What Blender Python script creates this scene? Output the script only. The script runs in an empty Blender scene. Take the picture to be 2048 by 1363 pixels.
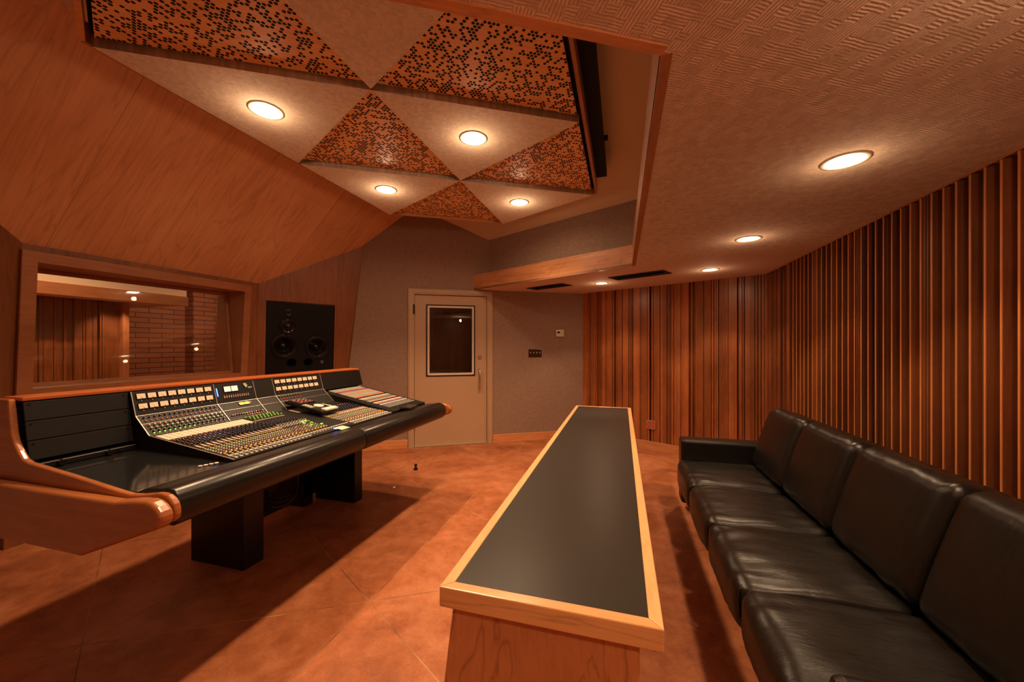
import bpy, bmesh, math, random
from mathutils import Vector, Matrix, noise as mnoise
random.seed(7)
C = bpy.context.scene.collection
PI = math.pi
def V(*a): return Vector(a)

# ------------------------------------------------------------------ materials
class NT:
    def __init__(s, name):
        s.m = bpy.data.materials.new(name); s.m.use_nodes = True
        s.t = s.m.node_tree; s.b = s.t.nodes['Principled BSDF']
    def n(s, k, **kw):
        x = s.t.nodes.new(k)
        for a, b in kw.items(): setattr(x, a, b)
        return x
    def put(s, inp, v):
        if isinstance(v, bpy.types.NodeSocket): s.t.links.new(v, inp)
        else: inp.default_value = v
    def ma(s, op, a, b=0.0, c=0.0):
        x = s.n('ShaderNodeMath', operation=op)
        s.put(x.inputs[0], a); s.put(x.inputs[1], b)
        if op in ('MULTIPLY_ADD', 'SMOOTH_MIN', 'WRAP'): s.put(x.inputs[2], c)
        return x.outputs[0]
    def vm(s, op, a, b=(0, 0, 0)):
        x = s.n('ShaderNodeVectorMath', operation=op)
        s.put(x.inputs[0], a); s.put(x.inputs[1], b)
        return x.outputs['Value'] if op in ('DOT_PRODUCT', 'LENGTH') else x.outputs[0]
    def xyz(s, a, b, c=0.0):
        x = s.n('ShaderNodeCombineXYZ'); s.put(x.inputs[0], a); s.put(x.inputs[1], b); s.put(x.inputs[2], c)
        return x.outputs[0]
    def obj(s): return s.n('ShaderNodeTexCoord').outputs['Object']
    def noise(s, vec, scale, detail=4, rough=.55, dist=0.0):
        x = s.n('ShaderNodeTexNoise'); s.put(x.inputs['Vector'], vec)
        x.inputs['Scale'].default_value = scale; x.inputs['Detail'].default_value = detail
        x.inputs['Roughness'].default_value = rough; x.inputs['Distortion'].default_value = dist
        return x.outputs[0]
    def white(s, vec):
        x = s.n('ShaderNodeTexWhiteNoise'); s.put(x.inputs['Vector'], vec); return x.outputs['Value']
    def ramp(s, f, stops):
        x = s.n('ShaderNodeValToRGB'); s.put(x.inputs[0], f); e = x.color_ramp.elements
        while len(e) < len(stops): e.new(.5)
        for el, (p, c) in zip(e, stops): el.position = p; el.color = (*c, 1)
        return x.outputs[0]
    def mix(s, f, a, b, kind='MIX'):
        x = s.n('ShaderNodeMix', data_type='RGBA', blend_type=kind)
        s.put(x.inputs[0], f)
        for i, v in ((6, a), (7, b)):
            s.put(x.inputs[i], v if isinstance(v, bpy.types.NodeSocket) else (*v, 1))
        return x.outputs[2]
    def bump(s, h, strength=.3, dist=.002):
        x = s.n('ShaderNodeBump'); x.inputs['Strength'].default_value = strength
        x.inputs['Distance'].default_value = dist; s.put(x.inputs['Height'], h)
        s.t.links.new(x.outputs[0], s.b.inputs['Normal'])
    def col(s, v): s.put(s.b.inputs['Base Color'], v if isinstance(v, bpy.types.NodeSocket) else (*v, 1))
    def rough(s, v): s.put(s.b.inputs['Roughness'], v)

def plain(name, c, rough=.5, metal=0, emit=None, es=1, spec=.5, coat=0):
    t = NT(name)
    p = t.obj(); k = t.noise(p, 40, 3)
    t.col(t.mix(t.ma('MULTIPLY', k, .25), c, tuple(x*.8 for x in c)))
    t.rough(rough); t.b.inputs['Metallic'].default_value = metal
    t.b.inputs['Specular IOR Level'].default_value = spec
    t.b.inputs['Coat Weight'].default_value = coat; t.b.inputs['Coat Roughness'].default_value = .12
    if emit:
        t.b.inputs['Emission Color'].default_value = (*emit, 1); t.b.inputs['Emission Strength'].default_value = es
    return t.m

def wood(name, light, dark, across, grain, s=1.0, plank=None, rough=.38, figure=1.0, coat=.15, var=.25):
    A = Vector(across).normalized(); G = Vector(grain).normalized(); W = A.cross(G)
    t = NT(name); p = t.obj()
    a = t.vm('DOT_PRODUCT', p, tuple(A)); g = t.vm('DOT_PRODUCT', p, tuple(G)); w = t.vm('DOT_PRODUCT', p, tuple(W))
    off = 0.0
    if plank:
        idx = t.ma('FLOOR', t.ma('DIVIDE', t.ma('ADD', a, plank[1] if len(plank) > 1 else 0), plank[0]))
        r = t.white(t.xyz(idx, 3.1)); off = t.ma('MULTIPLY', r, 7.0)
    v = t.xyz(t.ma('MULTIPLY', a, 1.0), t.ma('ADD', t.ma('MULTIPLY', g, .13), off), w)
    broad = t.noise(v, 5*s, 3, .5, 1.2)
    rings = t.ma('FRACT', t.ma('MULTIPLY', broad, 7.0))
    rings = t.ma('POWER', t.ma('ABSOLUTE', t.ma('SUBTRACT', t.ma('MULTIPLY', rings, 2), 1)), 6)
    v2 = t.xyz(a, t.ma('ADD', t.ma('MULTIPLY', g, .035), off), w)
    fine = t.noise(v2, 60*s, 5, .65)
    blot = t.noise(t.xyz(a, t.ma('MULTIPLY', g, .45), w), 3*s, 4, .6)
    f = t.ma('ADD', t.ma('MULTIPLY', fine, .55), t.ma('MULTIPLY', blot, .55))
    c = t.ramp(f, [(.32, dark), (.72, light)])
    c = t.mix(t.ma('MULTIPLY', rings, .34*figure), c, tuple(x*.45 for x in dark))
    if plank:
        c = t.mix(1.0, c, t.ramp(r, [(0, (1-var,)*3), (1, (1+var*.35,)*3)]), 'MULTIPLY')
        e = t.ma('FRACT', t.ma('DIVIDE', t.ma('ADD', a, plank[1] if len(plank) > 1 else 0), plank[0]))
        line = t.ma('LESS_THAN', e, .0035/plank[0])
        c = t.mix(t.ma('MULTIPLY', line, .6), c, tuple(x*.3 for x in dark))
    t.col(c); t.rough(rough); t.b.inputs['Coat Weight'].default_value = coat
    t.b.inputs['Coat Roughness'].default_value = .25
    t.bump(fine, .08, .001)
    return t.m

def fabric(name, base, U, Vv, cell=.026, contrast=.35):
    t = NT(name); p = t.obj()
    p = t.vm('ADD', p, t.vm('SCALE', p)) if False else p
    u = t.vm('DOT_PRODUCT', p, tuple(Vector(U).normalized())); v = t.vm('DOT_PRODUCT', p, tuple(Vector(Vv).normalized()))
    d = t.noise(t.xyz(u, v), 22, 2)
    u = t.ma('ADD', u, t.ma('MULTIPLY', t.ma('SUBTRACT', d, .5), .009)); 
    d2 = t.noise(t.xyz(v, u), 22, 2)
    v = t.ma('ADD', v, t.ma('MULTIPLY', t.ma('SUBTRACT', d2, .5), .009))
    iu = t.ma('FLOOR', t.ma('DIVIDE', u, cell)); iv = t.ma('FLOOR', t.ma('DIVIDE', v, cell))
    r = t.white(t.xyz(iu, iv)); r2 = t.white(t.xyz(iv, iu, 5.0))
    sel = t.ma('GREATER_THAN', r, .5)
    co = t.ma('ADD', t.ma('MULTIPLY', u, sel), t.ma('MULTIPLY', v, t.ma('SUBTRACT', 1.0, sel)))
    st = t.ma('ADD', t.ma('MULTIPLY', t.ma('SINE', t.ma('MULTIPLY', co, 2*PI/(cell*.31))), .5), .5)
    st = t.ma('MULTIPLY', st, t.ma('ADD', t.ma('MULTIPLY', r2, .7), .3))
    hn = t.ma('ADD', t.ma('MULTIPLY', st, .7), t.ma('MULTIPLY', t.noise(t.xyz(u, v), 90, 3), .6))
    t.col(t.ramp(hn, [(.25, tuple(x*(1-contrast) for x in base)), (.9, tuple(min(1, x*(1+contrast*.55)) for x in base))]))
    t.rough(.85); t.b.inputs['Specular IOR Level'].default_value = .25
    t.bump(hn, .5, .003)
    return t.m

def perforated(name, light, dark, pitch=.0205, rad=.0084):
    t = NT(name); p = t.obj()
    x = t.vm('DOT_PRODUCT', p, (.866, .5, 0)); y = t.vm('DOT_PRODUCT', p, (-.5, .866, 0))
    row = t.ma('FLOOR', t.ma('DIVIDE', y, pitch*.866))
    odd = t.ma('MULTIPLY', t.ma('FLOORED_MODULO', row, 2.0), .5)
    xs = t.ma('ADD', t.ma('DIVIDE', x, pitch), odd)
    col = t.ma('FLOOR', xs)
    dx = t.ma('MULTIPLY', t.ma('SUBTRACT', t.ma('FRACT', xs), .5), pitch)
    dy = t.ma('MULTIPLY', t.ma('SUBTRACT', t.ma('FRACT', t.ma('DIVIDE', y, pitch*.866)), .5), pitch*.866)
    dd = t.ma('SQRT', t.ma('ADD', t.ma('MULTIPLY', dx, dx), t.ma('MULTIPLY', dy, dy)))
    on = t.ma('GREATER_THAN', t.white(t.xyz(col, row, 2.0)), .5)
    hole = t.ma('MULTIPLY', t.ma('LESS_THAN', dd, rad), on)
    fine = t.noise(t.xyz(t.ma('MULTIPLY', x, .12), y), 30, 5, .6)
    c = t.ramp(fine, [(.3, dark), (.7, light)])
    t.col(t.mix(hole, c, (.004, .003, .003))); t.rough(t.ma('ADD', t.ma('MULTIPLY', hole, .5), .4))
    t.bump(t.ma('SUBTRACT', 1.0, hole), .6, .004)
    return t.m

CH_L, CH_D = (.60, .225, .085), (.33, .105, .036)
M = {}
S30, C30 = .5, .8660254
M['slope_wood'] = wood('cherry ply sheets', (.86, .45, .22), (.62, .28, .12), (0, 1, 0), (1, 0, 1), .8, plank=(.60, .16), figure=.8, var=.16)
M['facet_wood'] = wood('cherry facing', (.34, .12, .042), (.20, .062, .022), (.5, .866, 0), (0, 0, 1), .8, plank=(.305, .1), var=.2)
M['trim_z'] = wood('cherry trim upright', (.56, .21, .08), (.34, .11, .04), (1, 1, 0), (0, 0, 1), 1.5, figure=.4)
M['trim_y'] = wood('cherry trim lengthwise', (.50, .20, .08), (.32, .11, .042), (1, 0, 1), (0, 1, 0), 1.5, figure=.6)
M['trim_p'] = wood('cherry trim slanting', (.80, .36, .14), (.58, .22, .08), (0, 0, 1), (.866, .5, 0), 1.3, figure=1)
M['trim_m'] = wood('cherry trim slanting back', (.70, .32, .13), (.40, .14, .05), (0, 0, 1), (.888, -.459, 0), 1.0, figure=1.2)
M['slat'] = wood('cherry slats', (.50, .16, .046), (.20, .05, .015), (1, .25, 0), (0, 0, 1), 1.6, plank=(.0613,), figure=.2, var=.45, coat=.08)
M['slat_r_shaded'] = wood('shaded cherry battens', (.34, .105, .030), (.15, .040, .012), (.25, 1, 0), (0, 0, 1), 1.6, plank=(.0735, .02), figure=.3, var=.4, coat=.0, rough=.55)  # dark tone carries the shade of wells and fin sides
M['fin_lit'] = wood('lamplit batten edges', (.74, .28, .09), (.52, .17, .05), (1, 1, 0), (0, 0, 1), 2, figure=.1, coat=0, rough=.5)  # same wood as the battens; lamplight on front edges put into the colour
M['desk_wood'] = wood('maple cherry edging', (.92, .54, .25), (.80, .42, .17), (1, .3, 1), (0, 1, 0), 1.2, figure=.5, rough=.3, coat=.35)
M['desk_wood_x'] = wood('maple cherry edging across', (.86, .46, .20), (.66, .31, .12), (0, 1, 1), (1, 0, 0), 1.2, figure=1.3, rough=.3, coat=.35)
M['desk_end'] = wood('cherry end panel', (.62, .26, .10), (.44, .16, .06), (1, 0, 0), (0, .2, 1), 1.2, figure=1.7, rough=.4)
M['console_wood'] = wood('lacquered cherry cheek', (.46, .16, .05), (.27, .08, .025), (0, .2, 1), (1, 0, 0), 1.0, figure=.6, rough=.25, coat=.4)
M['rail_wood'] = wood('lacquered cherry rail', (.62, .16, .04), (.42, .10, .026), (1, 0, 1), (0, 1, 0), 1.2, figure=.4, rough=.3, coat=.4)
M['ceil_fab'] = fabric('ceiling fabric', (.86, .66, .53), (.866, .5, 0), (-.5, .866, 0), .03, .34)
M['cloud_fab'] = fabric('cloud fabric', (.88, .72, .58), (.866, .5, 0), (-.5, .866, 0), .022, .30)
M['wall_fab'] = fabric('wall fabric', (.35, .235, .175), (.866, .5, 0), (0, 0, 1), .02, .28)
M['paint'] = plain('plain ceiling paint', (.74, .54, .36), .7)
M['soffit_paint'] = plain('smooth soffit paint', (.74, .54, .42), .8)
M['door_paint'] = plain('cream door paint', (.50, .33, .20), .45)
M['white_plastic'] = plain('white plastic', (.72, .62, .50), .4)
M['black'] = plain('black lacquer', (.007, .006, .0055), .35, spec=.35)
M['matte_black'] = plain('matte black metal', (.008, .007, .0065), .6, spec=.2)
M['panel_black'] = plain('powder coated panel', (.009, .008, .007), .5, spec=.28)
M['gloss_black'] = plain('glossy black panel', (.012, .012, .012), .12)
M['laminate'] = plain('dark laminate', (.030, .026, .021), .36, spec=.4)
M['bolster'] = plain('black vinyl', (.011, .009, .0075), .3, spec=.4)
M['dark'] = plain('dark recess', (.006, .005, .005), .9)
M['silver'] = plain('brushed metal', (.62, .58, .52), .32, 1)
M['steel'] = plain('dark steel', (.22, .18, .14), .22, 1)
M['line'] = plain('light edging', (.55, .48, .42), .4, .6)
M['hinge'] = plain('bronze hinge', (.05, .03, .018), .4, .8)
M['cone'] = plain('speaker cone', (.01, .009, .008), .16, .2)
M['rubber'] = plain('black rubber', (.012, .012, .012), .3)
M['lens'] = plain('lamp glow', (1, .9, .75), .5, 0, (1, .68, .42), 60)
M['lens_hi'] = plain('bright lamp glow', (1, .9, .75), .5, 0, (1, .68, .42), 130)
M['lens_dim'] = plain('lamp glow dim', (1, .9, .75), .5, 0, (1, .80, .55), 6)
M['vu'] = plain('lit meter face', (.60, .41, .27), .5, 0, (1, .55, .28), .34)
M['vu_big'] = plain('lit master meter face', (.9, .8, .6), .5, 0, (1, .72, .42), 1.0)
M['blue_led'] = plain('blue light', (.1, .2, 1), .4, 0, (.06, .16, 1), 9)
M['red_led'] = plain('red light', (1, .1, .1), .4, 0, (1, .05, .06), 1.6)
M['green_led'] = plain('green light', (.3, 1, .1), .4, 0, (.3, .95, .05), 1.3)
M['yellow_led'] = plain('yellow light', (1, .9, .1), .4, 0, (1, .82, .02), 1.5)
M['red_cap'] = plain('red caps', (.62, .06, .05), .35)
M['salmon'] = plain('salmon plastic', (.66, .20, .15), .45)
M['yellow_cap'] = plain('yellow caps', (.75, .42, .04), .4)
M['green_cap'] = plain('green caps', (.24, .52, .08), .4)
M['blue_cap'] = plain('blue grey caps', (.10, .13, .24), .35)
M['navy_cap'] = plain('violet caps', (.07, .06, .25), .35)
M['white_cap'] = plain('white caps', (.72, .66, .58), .35)
M['grey_cap'] = plain('grey caps', (.30, .28, .25), .35)
M['gold_cap'] = plain('gold caps', (.55, .38, .13), .35, .3)
M['pale_strip'] = plain('pale label strip', (.72, .60, .47), .5)
M['mint_strip'] = plain('mint label strip', (.36, .42, .30), .5)
M['brick_dummy'] = None

def leather():
    t = NT('black leather'); p = t.obj()
    g = t.noise(p, 260, 3); w = t.noise(t.vm('MULTIPLY', p, (1, 3.2, 1)), 9, 4, .6, .8)
    t.col(t.mix(w, (.0055, .0045, .0035), (.010, .008, .006)))
    t.rough(t.ma('ADD', t.ma('MULTIPLY', w, .12), .27))
    t.bump(t.ma('ADD', t.ma('MULTIPLY', g, .12), t.ma('MULTIPLY', w, .9)), .35, .006)
    t.b.inputs['Specular IOR Level'].default_value = .42
    return t.m
M['leather'] = leather()

def concrete():
    t = NT('stained concrete'); p = t.obj()
    b = t.noise(p, 1.7, 6, .62, .5); f = t.noise(p, 9, 6, .7, .4); g = t.noise(p, 70, 4, .7)
    mixv = t.ma('ADD', t.ma('MULTIPLY', b, .55), t.ma('ADD', t.ma('MULTIPLY', f, .35), t.ma('MULTIPLY', g, .12)))
    c = t.ramp(mixv, [(.36, (.20, .058, .021)), (.50, (.37, .122, .046)), (.64, (.52, .21, .10))])
    def fam(nx, ny, pitch, k):
        d = t.vm('DOT_PRODUCT', p, (nx, ny, 0))
        d = t.ma('ADD', d, t.ma('MULTIPLY', t.ma('SUBTRACT', t.noise(p, 30, 2), .5), .004))
        q = t.ma('DIVIDE', t.ma('SUBTRACT', d, k), pitch)
        q = t.ma('ABSOLUTE', t.ma('SUBTRACT', q, t.ma('ROUND', q)))
        return t.ma('LESS_THAN', q, .0030/pitch)
    N1 = (-1.308, 1.755)
    n1 = (1, 0); n2 = (-.5, .866); n3 = (.5, .866)
    l = t.ma('MAXIMUM', fam(*n1, 1.078, N1[0]), t.ma('MAXIMUM', fam(*n2, 1.078, n2[0]*N1[0]+n2[1]*N1[1]), fam(*n3, 1.078, n3[0]*N1[0]+n3[1]*N1[1])))
    br = t.noise(p, 2.3, 2)
    lc = t.ramp(br, [(.42, (.12, .045, .016)), (.60, (.55, .32, .15))])
    t.col(t.mix(t.ma('MULTIPLY', l, .75), c, lc))
    t.rough(t.ma('ADD', t.ma('MULTIPLY', f, .22), .42)); t.b.inputs['Specular IOR Level'].default_value = .22
    t.bump(t.ma('SUBTRACT', t.ma('MULTIPLY', g, .2), l), .25, .002)
    return t.m
M['concrete'] = concrete()

def brick():
    t = NT('red brick'); p = t.obj()
    v = t.xyz(t.vm('DOT_PRODUCT', p, (0, 1, 0)), t.vm('DOT_PRODUCT', p, (0, 0, 1)))
    x = t.n('ShaderNodeTexBrick'); t.put(x.inputs['Vector'], v)
    x.inputs['Scale'].default_value = 1; x.inputs['Brick Width'].default_value = .42; x.inputs['Row Height'].default_value = .095
    x.inputs['Mortar Size'].default_value = .008
    x.inputs['Color1'].default_value = (.42, .15, .07, 1); x.inputs['Color2'].default_value = (.34, .11, .05, 1)
    x.inputs['Mortar'].default_value = (.10, .04, .02, 1)
    t.col(x.outputs[0]); t.rough(.8); t.bump(x.outputs['Fac'], -.5, .006)
    return t.m
M['brick'] = brick()

def glass():
    t = NT('window glass'); t.col((1, 1, 1)); t.rough(0.0)
    t.b.inputs['Transmission Weight'].default_value = 1; t.b.inputs['IOR'].default_value = 1.5
    return t.m
M['glass'] = glass()
M['perf'] = perforated('perforated cherry', (.98, .52, .22), (.80, .36, .135))

# ------------------------------------------------------------------ mesh helpers
class MB:
    def __init__(s): s.v = []; s.f = []; s.mi = []; s.mats = []; s.sm = []
    def mat(s, m):
        m = M[m] if isinstance(m, str) else m
        if m not in s.mats: s.mats.append(m)
        return s.mats.index(m)
    def add(s, vs, fs, m, smooth=False):
        o = len(s.v); s.v += [tuple(x) for x in vs]; k = s.mat(m)
        for f in fs: s.f.append([o+i for i in f]); s.mi.append(k); s.sm.append(smooth)
    def prism(s, poly, d, m, caps=True):        # polygon (3D points) swept along vector d
        n = len(poly); d = Vector(d); vs = [Vector(p) for p in poly] + [Vector(p)+d for p in poly]
        fs = [[i, (i+1) % n, n+(i+1) % n, n+i] for i in range(n)]
        if caps: fs += [list(range(n))[::-1], list(range(n, 2*n))]
        s.add(vs, fs, m)
    def box(s, a, b, m):
        x0, y0, z0 = a; x1, y1, z1 = b
        s.prism([(x0, y0, z0), (x1, y0, z0), (x1, y1, z0), (x0, y1, z0)], (0, 0, z1-z0), m)
    def obox(s, o, ax, ay, az, m):              # origin and three edge vectors
        o, ax, ay, az = map(Vector, (o, ax, ay, az))
        s.prism([o, o+ax, o+ax+ay, o+ay], az, m)
    def cyl(s, c, axis, r, h, m, n=16, r2=None, smooth=True, caps=True):
        c = Vector(c); a = Vector(axis).normalized(); r2 = r if r2 is None else r2
        u = a.orthogonal().normalized(); w = a.cross(u)
        vs = [c+(u*math.cos(2*PI*i/n)+w*math.sin(2*PI*i/n))*r for i in range(n)]
        vs += [c+a*h+(u*math.cos(2*PI*i/n)+w*math.sin(2*PI*i/n))*r2 for i in range(n)]
        s.add(vs, [[i, (i+1) % n, n+(i+1) % n, n+i] for i in range(n)], m, smooth)
        if caps:
            s.add(vs[:n], [list(range(n))[::-1]], m); s.add(vs[n:], [list(range(n))], m)
    def lathe(s, c, axis, prof, m, n=32, smooth=True):   # prof: list of (radius, height)
        c = Vector(c); a = Vector(axis).normalized(); u = a.orthogonal().normalized(); w = a.cross(u)
        vs = []
        for r, h in prof:
            vs += [c+a*h+(u*math.cos(2*PI*i/n)+w*math.sin(2*PI*i/n))*r for i in range(n)]
        fs = []
        for j in range(len(prof)-1):
            for i in range(n): fs.append([j*n+i, j*n+(i+1) % n, (j+1)*n+(i+1) % n, (j+1)*n+i])
        s.add(vs, fs, m, smooth)
    def tube(s, pts, r, m, n=8):
        pts = [Vector(p) for p in pts]; vs = []; fs = []
        for k, p in enumerate(pts):
            d = (pts[min(k+1, len(pts)-1)]-pts[max(k-1, 0)]).normalized()
            u = d.orthogonal().normalized() if k == 0 else (u-d*u.dot(d)).normalized()
            w = d.cross(u)
            vs += [p+(u*math.cos(2*PI*i/n)+w*math.sin(2*PI*i/n))*r for i in range(n)]
        for k in range(len(pts)-1):
            for i in range(n): fs.append([k*n+i, k*n+(i+1) % n, (k+1)*n+(i+1) % n, (k+1)*n+i])
        fs += [list(range(n))[::-1], list(range((len(pts)-1)*n, len(pts)*n))]
        s.add(vs, fs, m, True)
    def build(s, name, parent=None, bevel=0, loc=None, seg=2):
        me = bpy.data.meshes.new(name); 
        o0 = Vector(loc) if loc is not None else Vector((0, 0, 0))
        me.from_pydata([tuple(Vector(v)-o0) for v in s.v], [], s.f)
        for m in s.mats: me.materials.append(m)
        me.polygons.foreach_set('material_index', s.mi); me.polygons.foreach_set('use_smooth', s.sm)
        bm = bmesh.new(); bm.from_mesh(me); bmesh.ops.remove_doubles(bm, verts=bm.verts, dist=1e-6)
        bmesh.ops.recalc_face_normals(bm, faces=bm.faces); bm.to_mesh(me); bm.free()
        o = bpy.data.objects.new(name, me); C.objects.link(o); o.location = o0
        if bevel:
            b = o.modifiers.new('bevel', 'BEVEL'); b.width = bevel; b.segments = seg; b.limit_method = 'ANGLE'; b.angle_limit = .6
        if parent: attach(o, parent)
        return o
def attach(o, p):
    o.parent = p; o.matrix_parent_inverse = Matrix.Translation(-world_loc(p))
def world_loc(o):
    l = Vector(o.location)
    return l if not o.parent else l            # parents are unrotated; children keep world coordinates
def thing(name, label, cat, loc=(0, 0, 0), group=None):
    o = bpy.data.objects.new(name, None); C.objects.link(o); o.location = loc
    o.empty_display_size = .1; o['label'] = label; o['category'] = cat
    if group: o['group'] = group
    return o
def tag(o, label, cat, group=None):
    o['label'] = label; o['category'] = cat
    if group: o['group'] = group
    return o
def struct(o): o['kind'] = 'structure'; return o
def plate(name, outer, holes, thick, m, z=0, parent=None, mw=None):
    """flat plate with holes; outer/holes in xy, from z to z+thick"""
    cu = bpy.data.curves.new(name, 'CURVE'); cu.dimensions = '2D'; cu.fill_mode = 'BOTH'; cu.extrude = thick/2
    for L in [outer]+holes:
        sp = cu.splines.new('POLY'); sp.points.add(len(L)-1); sp.use_cyclic_u = True
        for p, q in zip(sp.points, L): p.co = (q[0], q[1], 0, 1)
    tmp = bpy.data.objects.new('tmp', cu); C.objects.link(tmp)
    bpy.context.view_layer.update()
    me = bpy.data.meshes.new_from_object(tmp.evaluated_get(bpy.context.evaluated_depsgraph_get()))
    bpy.data.objects.remove(tmp); bpy.data.curves.remove(cu)
    me.name = name
    me.transform(Matrix.Translation((0, 0, z+thick/2)))
    if mw is not None: me.transform(mw)
    me.materials.clear(); me.materials.append(M[m])
    o = bpy.data.objects.new(name, me); C.objects.link(o)
    if parent: attach(o, parent)
    return o
def circle(x, y, r, n=32): return [(x+r*math.cos(2*PI*i/n), y+r*math.sin(2*PI*i/n)) for i in range(n)]
def quadmesh(name, polys, m, parent=None, thick=None):
    mb = MB()
    for p in polys:
        if thick: mb.prism(p, thick, m)
        else: mb.add(p, [list(range(len(p)))], m)
    return mb.build(name, parent)

# ------------------------------------------------------------------ room numbers
HC = 1.38                      # eye height
ZS = 2.155                     # soffit height
ZU = 3.146                     # upper ceiling
YM = 2.40                      # the room mirrors about y = 2.40
KD = 5.286                     # door wall: -.5x + .866y = KD
def door_pt(x, z=0): return Vector((x, (KD+.5*x)/.866, z))
DD = V(.866, .5, 0); DN = V(.5, -.866, 0)      # along the door wall; into the room
def mir(p): return Vector((p[0], 2*YM-p[1], p[2]))
A0 = door_pt(-.56); B0 = V(1.58, 4.72, 0)      # ends of the slatted back wall
SD = (B0-A0).normalized(); SN = V(SD.y, -SD.x, 0)   # along it, and its normal into the room
if SN.dot(V(0, -1, 0)) < 0: SN = -SN

# ---- floor
f = MB(); f.box((-4.6, -2.2, -.1), (2.2, 7.4, 0), 'concrete'); struct(f.build('floor'))

# ---- window wall (leaning in .07 per metre) with opening
def wx(z): return -3.92+.07*(z-1.1)
WY0, WY1, WZ0, WZ1 = 1.56, 3.10, 1.065, 1.955   # frame opening
def P(y, z, d=0): return V(wx(z)-d, y, z)
ya, yb = 1.53-.02, 3.29                          # wall ends
w = MB(); zt = 2.07
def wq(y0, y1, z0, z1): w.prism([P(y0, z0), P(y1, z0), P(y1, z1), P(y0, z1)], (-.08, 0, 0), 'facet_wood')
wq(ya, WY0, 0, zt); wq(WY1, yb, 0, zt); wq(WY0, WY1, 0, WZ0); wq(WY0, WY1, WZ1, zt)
struct(w.build('wall_window'))
# window unit
win = bpy.data.objects.new('window_1', None); C.objects.link(win); win['kind'] = 'structure'
def ring(mb, y0, y1, z0, z1, wd, d0, d1, m, lean0=0, lean1=0):
    "frame ring around opening y0..y1, z0..z1, width wd outward, between depths d0 (room side) and d1"
    def box4(pts): mb.prism([P(a, b, d0) for a, b in pts], (-(d1-d0), 0, 0), m)
    o = [(y0-wd-lean0, z0-wd), (y1+wd+lean1, z0-wd), (y1+wd, z1+wd), (y0-wd, z1+wd)]
    i = [(y0-lean0, z0), (y1+lean1, z0), (y1, z1), (y0, z1)]
    for k in range(4):
        l = (k+1) % 4; box4([o[k], o[l], i[l], i[k]])
fr = MB(); ring(fr, 1.60, 3.085, 1.085, 1.945, .075, -.03, .0, 'trim_y'); fr.build('window_frame', win, bevel=.004)
rv = MB(); ring(rv, 1.60, 3.085, 1.085, 1.945, .03, .0, .36, 'trim_y'); rv.build('reveal_lining', win, bevel=.002)
def GP(y, z, d=0): return V(-4.085-.10*(z-1.4)+.05*(y-2.35)-d, y, z)
def gbar(mb, y0, y1, z0, z1, d0, d1, m): mb.prism([GP(y0, z0, d0), GP(y1, z0, d0), GP(y1, z1, d0), GP(y0, z1, d0)], (-(d1-d0), 0, 0), m)
st = MB()
for a in ((1.602, 3.083, 1.088, 1.108), (1.602, 3.083, 1.915, 1.942), (1.602, 1.625, 1.108, 1.915), (3.06, 3.083, 1.108, 1.915)): gbar(st, *a, -.022, -.002, 'trim_y')
st.build('glazing_bead', win, bevel=.002)
gl = MB(); gbar(gl, 1.603, 3.082, 1.087, 1.943, 0, .01, 'glass'); gl.build('window_pane', win)

# ---- speaker facets (far one with a hole for the speaker)
FD = V(.5, .866, 0); FN = V(.866, -.5, 0)        # along facet, normal into room
F0 = V(-3.905, 3.306, 1.1)                       # a point of the far facet (y 3.29 joins the window wall)
def FP(s, z, d=0):                               # s metres along, z height, d into the room
    return F0+FD*s+FN*(.07*(z-1.1)+d)+V(0, 0, z-1.1)
SP0, SP1, SZ0, SZ1 = .06, .80, .98, 1.885        # speaker cut-out
def facet(hole=True, mirror=False, name='wall_speaker_right'):
    mb = MB(); T = mir if mirror else (lambda p: p)
    def q(s0, s1, z0, z1, s0t=None, s1t=None):
        s0t = s0 if s0t is None else s0t; s1t = s1 if s1t is None else s1t
        pts = [FP(s0, z0), FP(s1, z0), FP(s1t, z1), FP(s0t, z1)]
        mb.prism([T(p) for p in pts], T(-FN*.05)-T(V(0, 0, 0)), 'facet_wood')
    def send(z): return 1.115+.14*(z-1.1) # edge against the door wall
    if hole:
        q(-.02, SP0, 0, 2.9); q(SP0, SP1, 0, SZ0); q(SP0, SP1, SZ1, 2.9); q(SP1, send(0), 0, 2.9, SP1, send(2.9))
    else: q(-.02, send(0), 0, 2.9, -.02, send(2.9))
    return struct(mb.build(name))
facet(); facet(False, True, 'wall_speaker_left')

# ---- wood slope above the window (45 degrees)
def SL(x, y): return V(x, y, x+5.916)
mb = MB()
yt = door_pt(-2.77).y; yl = door_pt(-3.95).y
poly = [SL(-3.90, 2*YM-yl), SL(-3.90, yl+.0), SL(-2.77, yt), SL(-2.77, 2*YM-yt)]
mb.prism(poly, (-.05, 0, .05), 'slope_wood'); struct(mb.build('ceiling_slope'))

# ---- door wall with door opening
DL = -2.742; 
def dx(s, z, d=0): return door_pt(-2.70)+DD*s+DN*d+V(0, 0, z)      # s from the hinge side
DW = 1.03; DH = 2.085
mb = MB()
def dq(s0, s1, z0, z1, m='wall_fab'): mb.prism([dx(s0, z0), dx(s1, z0), dx(s1, z1), dx(s0, z1)], -DN*.12, m)
mb.prism([dx(-.92, 0), dx(0, 0), dx(0, ZU+.1), dx(-.2, ZU+.1), dx(-.62, 2.72)], -DN*.12, 'wall_fab'); dq(0, DW, DH, ZU+.1); dq(DW, 2.49, 0, ZU+.1)
struct(mb.build('wall_door'))
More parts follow.
